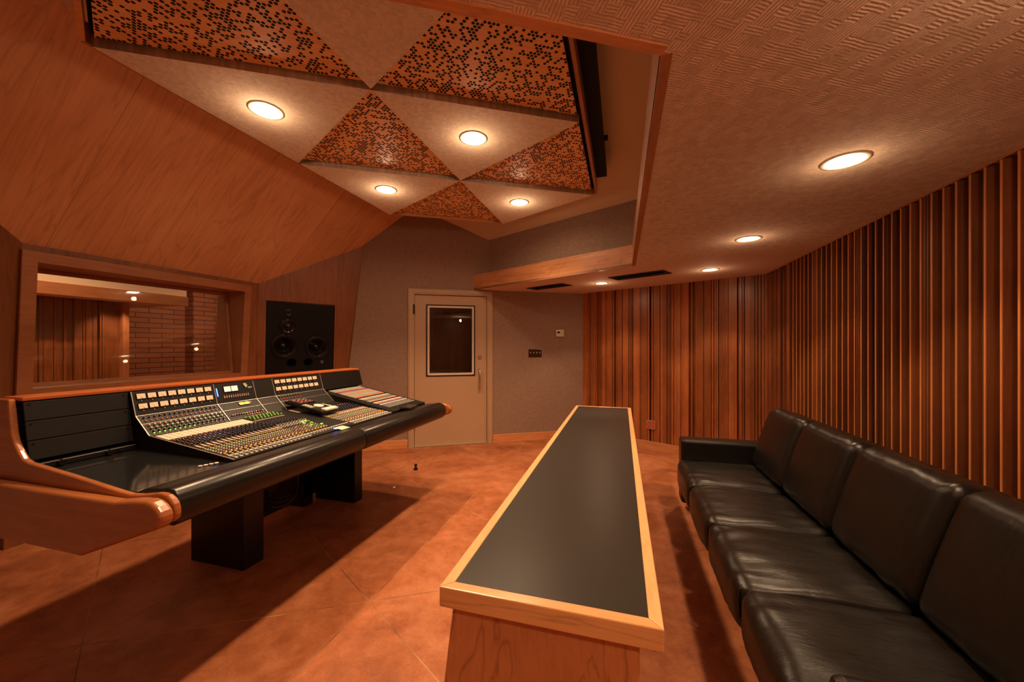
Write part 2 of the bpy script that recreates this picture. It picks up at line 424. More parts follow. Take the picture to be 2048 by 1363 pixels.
# near walls (behind the photographer)
mb = MB(); m0 = mir(door_pt(-4.2)); m1 = mir(A0)
mb.prism([m0, m1, m1+V(0, 0, ZU+.1), m0+V(0, 0, ZU+.1)], (0, -.1, 0), 'wall_fab'); struct(mb.build('wall_near'))
mb = MB(); m2 = mir(B0)
mb.prism([m1, m2, m2+V(0, 0, ZS+.2), m1+V(0, 0, ZS+.2)], (0, -.1, 0), 'slat'); struct(mb.build('wall_near_slats'))

# ---- baseboards
mb = MB()
for s0, s1 in ((-1.0, -.065), (DW+.065, 2.45)):
    mb.prism([dx(s0, 0, .0), dx(s1, 0, .0), dx(s1, .118, .0), dx(s0, .118, .0)], DN*.014, 'trim_p')
struct(mb.build('baseboard_door', bevel=.003))
mb = MB(); L = (B0-A0).length
mb.prism([A0+SN*.001, A0+SD*L+SN*.001, A0+SD*L+SN*.001+V(0, 0, .118), A0+SN*.001+V(0, 0, .118)], SN*.016, 'trim_m')
struct(mb.build('baseboard_back', bevel=.003))

# ---- slatted back wall
mb = MB()
def bb(s0, s1, d0, d1, z0, z1, m): mb.prism([A0+SD*s0-SN*d0, A0+SD*s1-SN*d0, A0+SD*s1-SN*d1, A0+SD*s0-SN*d1], (0, 0, 1), m) if False else mb.prism([p+V(0, 0, z0) for p in (A0+SD*s0-SN*d0, A0+SD*s1-SN*d0, A0+SD*s1-SN*d1, A0+SD*s0-SN*d1)], (0, 0, z1-z0), m)
bb(0, L, .07, .12, 0, ZS+.1, 'slat')
edges = [0.0, .122, .218, .250, .285, .382, .484, .515, .538, .634, .732, .756, .78, .9, .989, 1.02, 1.045, 1.071, 1.156, 1.247, 1.27, 1.29, 1.31, 1.333, 1.419, 1.515, 1.54, 1.56, 1.586, 1.683, 1.769, 1.795, 1.82, 1.846, 1.946, 2.041, 2.065, 2.087, 2.109, 2.212, 2.24, 2.27, 2.3, 2.33, L]
rr = random.Random(3)
for i, (a, b) in enumerate(zip(edges, edges[1:])):
    wdt = b-a
    if wdt > .06: d = rr.choice([.0, .004, .008]); g = .0045
    else: d = rr.choice([.0, .012, .028, .04]) if i % 2 else .002; g = .0035
    bb(a+g, b-g, d, .07, .02, ZS+.05, 'slat')
struct(mb.build('wall_back'))

# ---- battened right wall
mb = MB(); XF = 1.50
mb.box((XF+.10, -.1, 0), (XF+.16, 4.74, ZS+.1), 'slat_r_shaded')
depths = [.045, .095, .07, .04, .07, .095, .045]
y = .03; k = 0
pitch = .0732; blk0 = 2.462
n0 = int(math.floor((blk0-.05)/pitch))
yy = blk0-pitch/2-n0*pitch; i = -n0
while yy < 4.10:
    ph = i % 8
    mb.box((XF+.003, yy-.0045, .02), (XF+.10, yy+.0045, ZS+.05), 'slat_r_shaded'); mb.box((XF, yy-.0042, .02), (XF+.003, yy+.0042, ZS+.05), 'fin_lit')  # shaded body plus a thin front strip coloured as the lit edge
    if ph == 0:
        for q in range(6): mb.box((XF+.004+.006*(q % 2), yy+.0055+q*.0105, .02), (XF+.10, yy+.0145+q*.0105, ZS+.05), 'slat_r_shaded')
    else:
        d = depths[ph-1]
        mb.box((XF+d, yy+.0045, .02), (XF+.10, yy+pitch-.0045, ZS+.05), 'slat_r_shaded')
    yy += pitch; i += 1
q = yy
while q < 4.70:
    wdt = rr.choice([.016, .03, .07, .02]); d = rr.choice([0, .01, .02, .04])
    mb.box((XF+d, q, .02), (XF+.10, min(q+wdt, 4.73)-.004, ZS+.05), 'slat_r_shaded'); q += wdt
mb.box((XF-.004, .03, 0), (XF+.10, 4.72, .02), 'slat_r_shaded')
struct(mb.build('wall_right'))
mb = MB(); mb.box((XF-.012, .03, 0.0), (XF-.001, 4.71, .118), 'trim_y'); struct(mb.build('baseboard_right'))
mb = MB(); mb.box((XF-.006, .03, ZS-.012), (XF+.0, 4.71, ZS-.0005), 'trim_y'); struct(mb.build('trim_1'))

# ------------------------------------------------------------------ soffit ceiling with the big opening
OP = [V(.1, 1.086-0.0), V(.1, 3.883), V(-2.02, 4.98), V(-3.3, 4.2), V(-3.3, .6), V(-2.02, -.18)]
TN = V(.4594, .8882, 0); TD = V(.8882, -.4594, 0)
Bc = V(.1, 3.883, 0); Ac = V(.1, 1.086-.0, 0)
# far soffit edge reaches the door wall, near one mirrors it
far_end = Bc-TD*2.35; Cc = V(-1.985, 4.962, 0)
Ac = V(.1, 1.083, 0); ND = V(-.869, -.4945, 0)   # near edge direction
Dc = Ac+ND*2.46
down_soffit = [(.902, 1.921), (.888, 3.134), (.873, 4.311), (-.24, 4.874), (.905, .71), (.10, -.40)]
vent_c = [((-.923, 4.959), .59, .225), ((.186, 4.43), .63, .235)]
def rect(c, l, w_, d=TD):
    c = Vector((*c, 0)); d = d.normalized(); e = V(-d.y, d.x, 0)
    return [tuple((c+d*a*l/2+e*b*w_/2)[:2]) for a, b in ((-1, -1), (1, -1), (1, 1), (-1, 1))]
outer = [tuple(p[:2]) for p in (Cc, Bc, Ac, Dc)]
mA = mir(A0); mB = mir(B0)
near_side = [tuple(mir(A0)[:2]), tuple(mir(B0)[:2]), tuple(B0[:2]), tuple(A0[:2])]
RL = 0.07
lampr = .073
outline = outer+near_side
holes = [circle(x, y, lampr) for x, y in down_soffit]+[rect(c, l-.03, w_-.03) for c, l, w_ in vent_c]
# seam between textured and smooth ceiling: from the opening corner Bc to the right wall
seam = V(1.62, 3.35, 0)
tex_poly = [tuple(p[:2]) for p in (Bc, Ac, Dc)]+[tuple(mir(A0)[:2]), tuple(mir(B0)[:2]), tuple(seam[:2])]
sm_poly = [tuple(p[:2]) for p in (Cc, Bc, seam, B0, A0)]
def inside(p, poly):
    c = False; j = len(poly)-1
    for i in range(len(poly)):
        a, b = poly[i], poly[j]
        if (a[1] > p[1]) != (b[1] > p[1]) and p[0] < (b[0]-a[0])*(p[1]-a[1])/(b[1]-a[1])+a[0]: c = not c
        j = i
    return c
ctr = lambda h: (sum(p[0] for p in h)/len(h), sum(p[1] for p in h)/len(h))
o = plate('ceiling', tex_poly, [h for h in holes if inside(ctr(h), tex_poly)], .02, 'ceil_fab', ZS); struct(o)
o = plate('ceiling', sm_poly, [h for h in holes if inside(ctr(h), sm_poly)], .02, 'soffit_paint', ZS); struct(o)

# upper volume: ledges, set-back walls, upper ceiling
LZ = ZS+.205
mb = MB()
def board(a, b, t, m, z0=ZS-.004, z1=LZ):     # upright board with its face on line a-b, thickness towards t
    mb.prism([a+V(0, 0, z0), b+V(0, 0, z0), b+V(0, 0, z1), a+V(0, 0, z1)], t, m)
board(Cc, Bc, TN*.02, 'trim_m'); struct(mb.build('trim_2'))
mb = MB(); board(Ac, Bc+V(0, .001, 0), (.03, 0, 0), 'trim_y'); struct(mb.build('trim_3'))
mb = MB(); NN = V(.4945, -.869, 0); board(Ac, Dc, NN*.032, 'trim_p'); struct(mb.build('trim_4'))
# ledge top and set-back walls
mb = MB()
ub = .18
Uc = Cc+TN*ub; 
UB = V(.1+ub, 3.883, 0)+TN*0; k = TN.dot(Cc)+ub
UB = V(.28, (k-.4594*.28)/.8882, 0)
kn = NN.dot(Ac)+ub; UA = V(.28, (.4945*.28-kn)/.869, 0)
UC = door_pt(-1.80); UD = Dc+NN*ub
for q in ([Cc, Bc, UB, UC], [Bc, Ac, UA, UB], [Ac, Dc, UD, UA]):
    mb.add([p+V(0, 0, LZ) for p in q], [[0, 1, 2, 3]], 'paint')
struct(mb.build('trim_5'))
mb = MB()
mb.prism([UC-TD*.1+V(0, 0, LZ), UB+V(0, 0, LZ), UB+V(0, 0, ZU+.05), UC-TD*.1+V(0, 0, ZU+.05)], TN*.05, 'wall_fab')
struct(mb.build('wall_upper_back'))
mb = MB(); mb.prism([UB+V(0, 0, LZ), UA+V(0, 0, LZ), UA+V(0, 0, ZU+.05), UB+V(0, 0, ZU+.05)], (.05, 0, 0), 'paint'); struct(mb.build('wall_upper_right'))
mb = MB(); mb.prism([UA+V(0, 0, LZ), UD+V(0, 0, LZ), UD+V(0, 0, ZU+.05), UA+V(0, 0, ZU+.05)], NN*.05, 'wall_fab'); struct(mb.build('wall_upper_near'))
# sloped strip of the upper ceiling along the back, then level
def up(x, y):
    d = 3.674-(x*TN.x+y*TN.y); return V(x, y, min(ZU, 2.862+.45*d))
dcr = (ZU-2.862)/.45
q0 = UC; q1 = UB
c0 = door_pt(-2.446); kk = 3.674-dcr; c0 = V(-2.446, (kk-.4594*-2.446)/.8882, 0); c1 = V(.28, (kk-.4594*.28)/.8882, 0)
mb = MB()
e0 = q0-TD*.1
mb.prism([V(e0.x, e0.y, 2.862), V(q1.x+.05, q1.y-.026, 2.862), V(c1.x+.05, c1.y-.026, ZU), V(c0.x-.3, c0.y+.155, ZU)], (0, 0, .03), 'paint')
n0_ = V(-2.8, -.6, ZU)
mb.prism([V(c0.x-.3, c0.y+.155, ZU), V(c1.x+.05, c1.y-.026, ZU), V(.33, .6, ZU), V(-.5, -.3, ZU), V(-2.9, -1.2, ZU), V(-2.78, 1.0, ZU), V(-2.78, 5.0, ZU)], (0, 0, .03), 'paint')
struct(mb.build('ceiling_upper'))

# ------------------------------------------------------------------ downlights
def spot(parent, x, y, z, e, ang=150, blend=.8, col=(1.0, .64, .37), r=.05):
    l = bpy.data.lights.new('downlight_bulb', 'SPOT'); l.energy = e; l.spot_size = math.radians(ang); l.spot_blend = blend
    l.color = col; l.shadow_soft_size = r
    o = bpy.data.objects.new('bulb', l); C.objects.link(o); o.location = (x, y, z); attach(o, parent)
    return o
def downlight(x, y, z, r, label, e, group='recessed downlights in the soffit', lens='lens', glow=0, **kw):
    t = thing('recessed_downlight', label, 'ceiling light', (x, y, z), group)
    mb = MB(); mb.lathe((x, y, z), (0, 0, 1), [(r+.010, -.001), (r+.012, -.004), (r+.002, -.006), (r-.006, -.003), (r-.008, .004)], 'white_plastic', 40); mb.build('trim_ring', t)
    mb = MB(); mb.lathe((x, y, z), (0, 0, 1), [(r-.006, .003), (r-.006, .03), (r*.6, .04)], 'silver', 32); mb.build('reflector', t)
    mb = MB(); mb.lathe((x, y, z), (0, 0, 1), [(.0005, .004), (r*.5, .005), (r-.007, .012)], lens, 32); mb.build('lamp_lens', t)
    spot(t, x, y, z-.008, e, **kw)
    if glow:
        l = bpy.data.lights.new('downlight_fill', 'POINT'); l.energy = glow; l.color = (1.0, .64, .37); l.shadow_soft_size = .03  # point fill added below the lamp to light ceiling and slope
        o = bpy.data.objects.new('fill_glow', l); C.objects.link(o); o.location = (x, y, z-.10); attach(o, t)
    return t
ES, EC = 38, 108
sl = ['downlight in the soffit above the near half of the sofa, largest in the photo',
      'downlight in the soffit above the far half of the sofa',
      'downlight in the soffit near the corner of the two slatted walls',
      'smallest downlight in the soffit, between the two air vents and the slatted back wall',
      'downlight in the soffit above the near arm of the sofa', 'downlight in the soffit above the photographer']
for (x, y), lb in zip(down_soffit, sl): downlight(x, y, ZS, lampr, lb, ES, ang=104, blend=.4, glow=5 if y < 0 else (8 if y < 1 else 1.0))  # fill raised on the two unseen near lamps to brighten the ceiling

# ------------------------------------------------------------------ cloud
ZC = 2.85; XC = -1.36; HX = 1.105; PT = 1.238
CN = lambda k: V(XC, .605+PT*(k+1), ZC)
LN = lambda k: V(XC-HX, 1.195+PT*k+.0, ZC)
RN = lambda k: V(XC+HX, 2.486+PT*k, ZC)
cloud = thing('acoustic_cloud', 'hexagonal hanging ceiling cloud of perforated wood and fabric triangles', 'ceiling panel', (XC, 2.43, ZC))
tris = [('f', LN(0), LN(1), CN(0)), ('p', LN(1), CN(1), CN(0)), ('f', LN(1), LN(2), CN(1)), ('p', LN(2), CN(2), CN(1)), ('p', LN(0), CN(0), CN(-1)),
        ('p', CN(0), RN(-1), RN(0)), ('f', CN(0), CN(-1), RN(-1)), ('f', CN(0), RN(0), CN(1)), ('p', CN(1), RN(0), RN(1)), ('f', CN(1), RN(1), CN(2))]
def inset(t, g):
    out = []
    n = 3
    cen = (t[0]+t[1]+t[2])/3
    lines = []
    for i in range(3):
        a, b = t[i], t[(i+1) % 3]; d = (b-a).normalized(); nn = V(-d.y, d.x, 0)
        if nn.dot(cen-a) < 0: nn = -nn
        lines.append((a+nn*g, d))
    for i in range(3):
        (p, d), (q, e) = lines[i-1], lines[i]
        cr = d.x*e.y-d.y*e.x; s = ((q.x-p.x)*e.y-(q.y-p.y)*e.x)/cr
        out.append((p+d*s))
    return out
lamp_c = {}
for kind, a, b, c in tris:
    if kind == 'f':
        cen = (a+b+c)/3; lamp_c[(round(cen.x, 2), round(cen.y, 2))] = cen
        q = inset((a, b, c), .004)
        o = plate('fabric_panel', [tuple(p[:2]) for p in q], [circle(cen.x, cen.y, .088)], .055, 'cloud_fab', ZC-.028, cloud)
        o['label'] = 'fabric triangle'
    else:
        q = inset((a, b, c), .018)
        cen = (q[0]+q[1]+q[2])/3
        o = plate('perforated_panel', [tuple(p[:2]) for p in q], [], .018, 'perf', ZC+.004, cloud)
        o['label'] = 'perforated wood triangle'
ring_pts = [LN(0), LN(1), LN(2), CN(2), RN(1), RN(0), RN(-1), CN(-1)]
hexo = [LN(0), LN(2), CN(2), RN(1), RN(-1), CN(-1)]
cc = sum(hexo, V(0, 0, 0))/6
mb = MB(); n = len(hexo)
for i in range(n):
    a, b = hexo[i], hexo[(i+1) % n]; d = (b-a).normalized(); nn = V(d.y, -d.x, 0)
    if nn.dot(a-cc) < 0: nn = -nn
    a2 = a+nn*.012-d*.01; b2 = b+nn*.012+d*.01
    z0 = -.012
    mb.prism([p+V(0, 0, z0) for p in (a2, b2, b2+nn*.022, a2+nn*.022)], (0, 0, .10), 'trim_y' if abs(d.y) > .9 else 'trim_p')
mb.build('edge_frame', cloud)
mb = MB(); mb.prism([p+V(0, 0, .045) for p in hexo], (0, 0, .03), 'dark'); mb.build('backing_board', cloud)
mb = MB(); mb.box((-.235, 1.3, ZC+.09), (-.13, 3.62, ZC+.155), 'matte_black')
for y in (2.0, 3.0): mb.cyl((-.13, y, ZC+.12), (1, 0, 0), .02, .03, 'matte_black', 12)
mb.build('support_rail', cloud)
for x, y in ((-1.8, 1.6), (-1.8, 3.3), (-.9, 1.6), (-.9, 3.3)):
    mb = MB(); mb.cyl((x, y, ZC+.07), (0, 0, 1), .006, ZU-ZC-.07, 'matte_black', 8)
    mb.build('hanging_rod', cloud)
cl = {}
for key, cen in lamp_c.items():
    right = cen.x > XC; near = cen.y
    lb = {(False, 0): 'downlight in the near left fabric triangle of the ceiling cloud', (False, 1): 'downlight in the far left fabric triangle of the ceiling cloud',
          (True, 0): 'downlight in the nearest right fabric triangle of the ceiling cloud', (True, 1): 'downlight in the middle right fabric triangle, brightest under the ceiling cloud',
          (True, 2): 'downlight in the farthest right fabric triangle of the ceiling cloud'}[(right, int((near-(1.2 if right else 1.8)+.6)//PT) if right else int((near-1.2)//PT))]
    downlight(cen.x, cen.y, ZC-.028, .085, lb, EC, 'downlights in the ceiling cloud', 'lens' if right and near < 1.6 else 'lens_hi', ang=106, blend=.5, glow=0 if right and near < 1.6 else 2.4)

# ------------------------------------------------------------------ vents
for (c, l, w_), lb in zip(vent_c, ('black slot air vent in the soffit, the one above the door side', 'longer black slot air vent in the soffit beside the corner of the opening')):
    t = thing('air_vent', lb, 'vent', (c[0], c[1], ZS), 'slot air vents in the soffit')
    o = plate('vent_frame', rect(c, l, w_), [rect(c, l-.05, w_-.05)], .008, 'hinge', ZS-.008, t)
    mb = MB(); cv = Vector((*c, 0)); e = V(-TD.y, TD.x, 0)
    for k in range(5):
        oo = cv-TD*(l/2-.03)+e*((k-2)*(w_-.07)/5-.008)+V(0, 0, ZS)
        mb.obox(oo, TD*(l-.06), e*.004, (0, 0, .03), 'matte_black')
    mb.build('vent_blades', t)
    mb = MB(); q = [Vector((*p, ZS+.035)) for p in rect(c, l-.03, w_-.03)]; mb.prism(q, (0, 0, .01), 'dark'); mb.build('vent_backing', t)

# ------------------------------------------------------------------ door
dr = bpy.data.objects.new('door_1', None); C.objects.link(dr); dr['kind'] = 'structure'; dr.location = dx(0, 0)
mb = MB()
def fr_box(s0, s1, z0, z1, d0, d1, m): mb.prism([dx(s0, z0, d0), dx(s1, z0, d0), dx(s1, z1, d0), dx(s0, z1, d0)], DN*(d1-d0), m)
fr_box(-.06, .018, 0, DH+.055, 0, .022, 'door_paint'); fr_box(DW-.018, DW+.06, 0, DH+.055, 0, .022, 'door_paint'); fr_box(.018, DW-.018, DH-.018, DH+.055, 0, .022, 'door_paint')
fr_box(0, .018, 0, DH, -.1, 0, 'door_paint'); fr_box(DW-.018, DW, 0, DH, -.1, 0, 'door_paint'); fr_box(.018, DW-.018, DH-.018, DH, -.1, 0, 'door_paint')
fr_box(-.045, .0, 0, DH+.04, .022, .03, 'door_paint'); fr_box(DW, DW+.045, 0, DH+.04, .022, .03, 'door_paint'); fr_box(0, DW, DH, DH+.04, .022, .03, 'door_paint')
mb.build('door_frame', dr, bevel=.003)
mb = MB()
l0, l1, z0, z1 = .185, .835, .965, 1.925
for a, b, c, d in ((.023, l0, .012, DH-.022), (l1, DW-.023, .012, DH-.022), (l0, l1, .012, z0), (l0, l1, z1, DH-.022)): fr_box(a, b, c, d, -.055, -.008, 'door_paint')
mb.build('door_leaf', dr)
def ringm(mb, s0, s1, a, b, wd, d0, d1, m):
    def bx(p, q, r, t): mb.prism([dx(p, r, d0), dx(q, r, d0), dx(q, t, d0), dx(p, t, d0)], DN*(d1-d0), m)
    bx(s0-wd, s0, a-wd, b+wd); bx(s1, s1+wd, a-wd, b+wd); bx(s0, s1, a-wd, a); bx(s0, s1, b, b+wd)
mb = MB(); ringm(mb, l0+.02, l1-.02, z0+.02, z1-.02, .03, -.008, .0, 'black'); mb.build('door_window_gasket', dr)
mb = MB(); ringm(mb, l0+.033, l1-.033, z0+.033, z1-.033, .025, -.006, .010, 'white_plastic'); mb.build('door_window_frame', dr, bevel=.003)
mb = MB(); fr_box(l0+.005, l1-.005, z0+.005, z1-.005, -.035, -.027, 'glass'); mb.build('door_window_pane', dr)
mb = MB()
for hz in (.27, 1.80): mb.cyl(dx(.016, hz, .028), (0, 0, 1), .011, .13, 'hinge', 10)
mb.build('hinge', dr)
hs = .905
mb = MB(); a = dx(hs, .80, .0); mb.tube([dx(hs, .78, -.008), dx(hs, .78, .04), dx(hs, .79, .05), dx(hs, 1.03, .05), dx(hs, 1.04, .04), dx(hs, 1.04, -.008)], .011, 'silver', 10)
mb.build('door_handle', dr)
mb = MB(); mb.cyl(dx(hs+.005, 1.215, -.008), DN, .028, .012, 'silver', 20); mb.cyl(dx(hs+.005, 1.215, .004), DN, .016, .006, 'silver', 16); mb.build('deadbolt_lock', dr)
mb = MB(); fr_box(.0, DW, 0, .012, -.09, .02, 'silver'); mb.build('threshold', dr)
# lobby seen through the door pane
mb = MB()
a = dx(-.5, 0, -1.5); b = dx(1.9, 0, -1.5)
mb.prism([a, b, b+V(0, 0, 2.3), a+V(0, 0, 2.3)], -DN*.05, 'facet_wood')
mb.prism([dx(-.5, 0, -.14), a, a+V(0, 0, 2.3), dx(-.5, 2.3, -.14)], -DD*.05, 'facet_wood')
mb.prism([dx(1.9, 0, -.14), b, b+V(0, 0, 2.3), dx(1.9, 2.3, -.14)], DD*.05, 'wall_fab')
struct(mb.build('wall_lobby'))
mb = MB(); mb.prism([dx(-.5, 2.3, -.14), a+V(0, 0, 2.3), b+V(0, 0, 2.3), dx(1.9, 2.3, -.14)], (0, 0, .04), 'paint'); struct(mb.build('ceiling_lobby'))
mb = MB(); mb.prism([dx(-.5, 0, -.14), a, b, dx(1.9, 0, -.14)], (0, 0, -.05), 'concrete'); struct(mb.build('floor_lobby'))
p = dx(1.3, 2.298, -.9)
t = thing('recessed_downlight', 'faint downlight in the dark lobby behind the door pane', 'ceiling light', p)
mb = MB(); mb.lathe(p, (0, 0, -1), [(.0005, .002), (.06, .002), (.07, .001)], 'lens_dim', 24); mb.build('lamp_lens', t)

# ------------------------------------------------------------------ thermostat, switches, outlet
def on_wall(u, z, w_, h_, d, mat_, mb, d0=0.0):
    c = dx(u, z); mb.prism([c-DD*w_/2-V(0, 0, h_/2)+DN*d0, c+DD*w_/2-V(0, 0, h_/2)+DN*d0, c+DD*w_/2+V(0, 0, h_/2)+DN*d0, c-DD*w_/2+V(0, 0, h_/2)+DN*d0], DN*d, mat_)
def s_of(x): return (x+2.70)/.866
ts = s_of(-.881)
t = thing('thermostat', 'small cream wall thermostat with a dark display, right of the door', 'thermostat', dx(ts, 1.557))
mb = MB(); on_wall(ts, 1.557, .125, .105, .028, 'white_plastic', mb); mb.build('case', t, bevel=.008)
mb = MB(); on_wall(ts-.025, 1.568, .04, .026, .002, 'dark', mb, .028); mb.build('display', t)
mb = MB()
for dz in (.012, -.008): on_wall(ts+.034, 1.557+dz, .012, .007, .003, 'grey_cap', mb, .028)
mb.build('buttons', t)
ts = s_of(-1.209)
t = thing('switch_plate', 'metal wall plate with four light switches, lower than the thermostat', 'light switch', dx(ts, 1.264))
mb = MB(); on_wall(ts, 1.264, .20, .118, .006, 'steel', mb); mb.build('wall_plate', t, bevel=.003)
for k in range(4):
    mb = MB(); c = dx(ts+(k-1.5)*.046, 1.262, .006)
    mb.obox(c-DD*.005-V(0, 0, .002), DD*.01, V(0, 0, .018), DN*.014+V(0, 0, .006), 'white_plastic'); mb.build('toggle_switch', t, bevel=.002)
oc = V(.358, 5.28, .335); so = (oc-A0).dot(SD)
t = thing('power_outlet', 'metal plate with four red sockets low on the slatted back wall', 'outlet', A0+SD*so+V(0, 0, .335)+SN*.003)
def ob(u, z, w_, h_, d, m_, mb, d0=.003):
    c = A0+SD*(so+u)+SN*d0+V(0, 0, z); mb.prism([c-SD*w_/2-V(0, 0, h_/2), c+SD*w_/2-V(0, 0, h_/2), c+SD*w_/2+V(0, 0, h_/2), c-SD*w_/2+V(0, 0, h_/2)], SN*d, m_)
mb = MB(); ob(0, .335, .125, .118, .006, 'silver', mb); mb.build('wall_plate', t, bevel=.002)
for a in (-.025, .025):
    for b in (-.024, .024):
        mb = MB(); ob(a, .335+b, .036, .030, .004, 'red_cap', mb, .009)
        ob(a-.006, .335+b+.003, .003, .010, .001, 'dark', mb, .013); ob(a+.006, .335+b+.003, .003, .010, .001, 'dark', mb, .013); mb.build('socket', t, bevel=.002)
t = thing('floor_stop', 'small black peg standing on the floor in front of the door', 'door stop', (-2.19, 3.75, 0))
mb = MB(); mb.lathe((-2.19, 3.75, 0), (0, 0, 1), [(.0005, 0), (.022, 0), (.024, .012), (.012, .03), (.012, .045), (.018, .05), (.016, .065), (.0005, .068)], 'rubber', 16); mb.build('peg', t)
mb = MB(); mb.lathe((-2.14, 3.24, 0), (0, 0, 1), [(.0005, .0), (.03, .0), (.03, .003), (.0005, .004)], 'silver', 20)
tag(mb.build('floor_socket_cap'), 'tiny round metal cap flush in the floor beside the console shadow', 'floor cap')

# ------------------------------------------------------------------ studio monitor set into the facet
sp = thing('studio_monitor', 'large black loudspeaker set flush into the wood wall right of the window', 'loudspeaker', FP(.43, SZ0))
UX = FD; UZ = (V(0, 0, 1)+FN*.07).normalized(); UN = FN - UZ*FN.dot(UZ); UN.normalize()
org = FP(SP0+.008, SZ0+.008, -.012)
mw = Matrix(((UX.x, UZ.x, UN.x, org.x), (UX.y, UZ.y, UN.y, org.y), (UX.z, UZ.z, UN.z, org.z), (0, 0, 0, 1)))
W_, H_ = SP1-SP0-.016, SZ1-SZ0-.016
def loc_(p): s, z = p; return (s-SP0-.008, z-SZ0-.008)
w1 = loc_((.245, 1.37)); w2 = loc_((.605, 1.355)); md = loc_((.285, 1.60)); tw = loc_((.285, 1.76)); p1 = loc_((.33, 1.175)); p2 = loc_((.51, 1.175))
hl = [circle(*w1, .125), circle(*w2, .125), circle(*md, .062), circle(*tw, .024), circle(*p1, .05), circle(*p2, .05)]
plate('baffle', [(0, 0), (W_, 0), (W_, H_), (0, H_)], hl, .02, 'matte_black', -.02, sp, mw)
def LW(p, n=0): return org+UX*p[0]+UZ*p[1]+UN*n
mb = MB(); mb.obox(LW((0, 0), -.20), UX*W_, UZ*H_, UN*.02, 'dark')
for a, b in (((0, 0), UX*W_), ((0, H_-.015), UX*W_)): mb.obox(LW(a, -.18), b, UZ*.015, UN*.158, 'dark')
for a in (0, W_-.015): mb.obox(LW((a, .016), -.18), UX*.015, UZ*(H_-.032), UN*.158, 'dark')
mb.build('cabinet', sp)
for p in (w1, w2):
    mb = MB(); mb.lathe(LW(p), UN, [(.138, .0), (.138, .007), (.124, .008), (.118, .002), (.110, .009), (.101, .002), (.096, -.006), (.04, -.055)], 'cone', 48)
    o = mb.build('woofer', sp)
    mb = MB(); mb.lathe(LW(p), UN, [(.043, -.055), (.036, -.038), (.020, -.028), (.0005, -.024)], 'cone', 32); c_ = mb.build('dust_cap', None); attach(c_, o)
mb = MB(); mb.lathe(LW(md), UN, [(.088, .0), (.088, .006), (.064, .007), (.058, -.004), (.050, .003), (.044, -.004), (.036, .012), (.018, .022), (.0005, .025)], 'cone', 40); mb.build('midrange_driver', sp)
mb = MB(); mb.lathe(LW(tw), UN, [(.046, 0), (.046, .005), (.024, .003), (.018, -.003), (.012, .006), (.0005, .01)], 'cone', 32); mb.build('tweeter', sp)
for p in (p1, p2):
    mb = MB(); mb.lathe(LW(p), UN, [(.060, 0), (.058, .004), (.050, -.004), (.046, -.03), (.046, -.14)], 'matte_black', 32); mb.build('bass_port', sp)
mb = MB(); c = loc_((.665, 1.175)); mb.obox(LW((c[0]-.014, c[1]-.018), .0), UX*.028, UZ*.036, UN*.002, 'blue_cap'); mb.build('badge', sp)

# ------------------------------------------------------------------ live room beyond the window
mb = MB(); mb.box((-8.75, -1, -.1), (-4.7, 8, 0), 'concrete'); struct(mb.build('floor_live_room'))
mb = MB(); mb.box((-8.75, 1.0, 0), (-8.65, 8, 3.4), 'brick'); mb.box((-8.65, 5.66, 0), (-8.42, 7.0, 3.4), 'brick'); struct(mb.build('wall_live_room_brick'))
mb = MB()
mb.box((-8.0, 1.5, 0), (-7.72, 4.10, 2.06), 'dark')
q = 1.5
while q < 4.05:
    wdt = rr.choice([.07, .10, .14, .03, .03]); d = rr.choice([0, .01, .03, .05]); mb.box((-7.72, q+.005, 0), (-7.60-d, min(q+wdt, 4.06)-.005, 2.06), 'slat'); q += wdt
mb.box((-8.0, 4.06, 0), (-7.56, 4.14, 2.06), 'trim_z')
struct(mb.build('wall_live_room_slats'))
mb = MB(); mb.box((-8.65, 1.0, 2.06), (-7.2, 4.75, 2.09), 'soffit_paint'); struct(mb.build('ceiling_live_room'))
mb = MB(); mb.box((-7.22, 1.0, 2.05), (-7.18, 4.75, 2.21), 'trim_y'); struct(mb.build('trim_6'))
mb = MB(); mb.box((-7.3, 1.0, 2.21), (-7.22, 4.75, 3.4), 'paint'); struct(mb.build('wall_live_room_upper'))
mb = MB(); mb.box((-8.65, 1.0, 3.4), (-4.3, 8, 3.45), 'paint'); mb.box((-4.45, .9, 2.15), (-4.35, 8, 3.4), 'paint'); struct(mb.build('ceiling_live_room_upper'))
mb = MB(); mb.box((-8.65, .9, 0), (-4.3, 1.0, 3.4), 'wall_fab'); mb.box((-8.65, 7.9, 0), (-4.3, 8.0, 3.4), 'wall_fab'); struct(mb.build('wall_live_room_side'))
for (x, y, e), lb in zip(((-7.35, 2.62, 14), (-7.35, 3.95, 14)), ('left of two small downlights seen through the window in the far soffit', 'right of two small downlights seen through the window in the far soffit')):
    downlight(x, y, 2.06, .05, lb, e*2.6, 'downlights of the room beyond the window', ang=120)
t = thing('recessed_downlight', 'downlight in the high ceiling of the room beyond the window', 'ceiling light', (-6.2, 2.8, 3.4), 'downlights of the room beyond the window')
mb = MB(); mb.lathe((-6.2, 2.8, 3.395), (0, 0, -1), [(.0005, 0), (.08, 0), (.08, .003)], 'lens_dim', 24); mb.build('lamp_lens', t); spot(t, -6.2, 2.8, 3.38, 190, 160)
t = thing('recessed_downlight', 'downlight in the high ceiling in front of the brick wall', 'ceiling light', (-7.0, 5.4, 3.4), 'downlights of the room beyond the window')
mb = MB(); mb.lathe((-7.0, 5.4, 3.395), (0, 0, -1), [(.0005, 0), (.08, 0), (.08, .003)], 'lens_dim', 24); mb.build('lamp_lens', t); spot(t, -7.0, 5.4, 3.38, 130, 160)

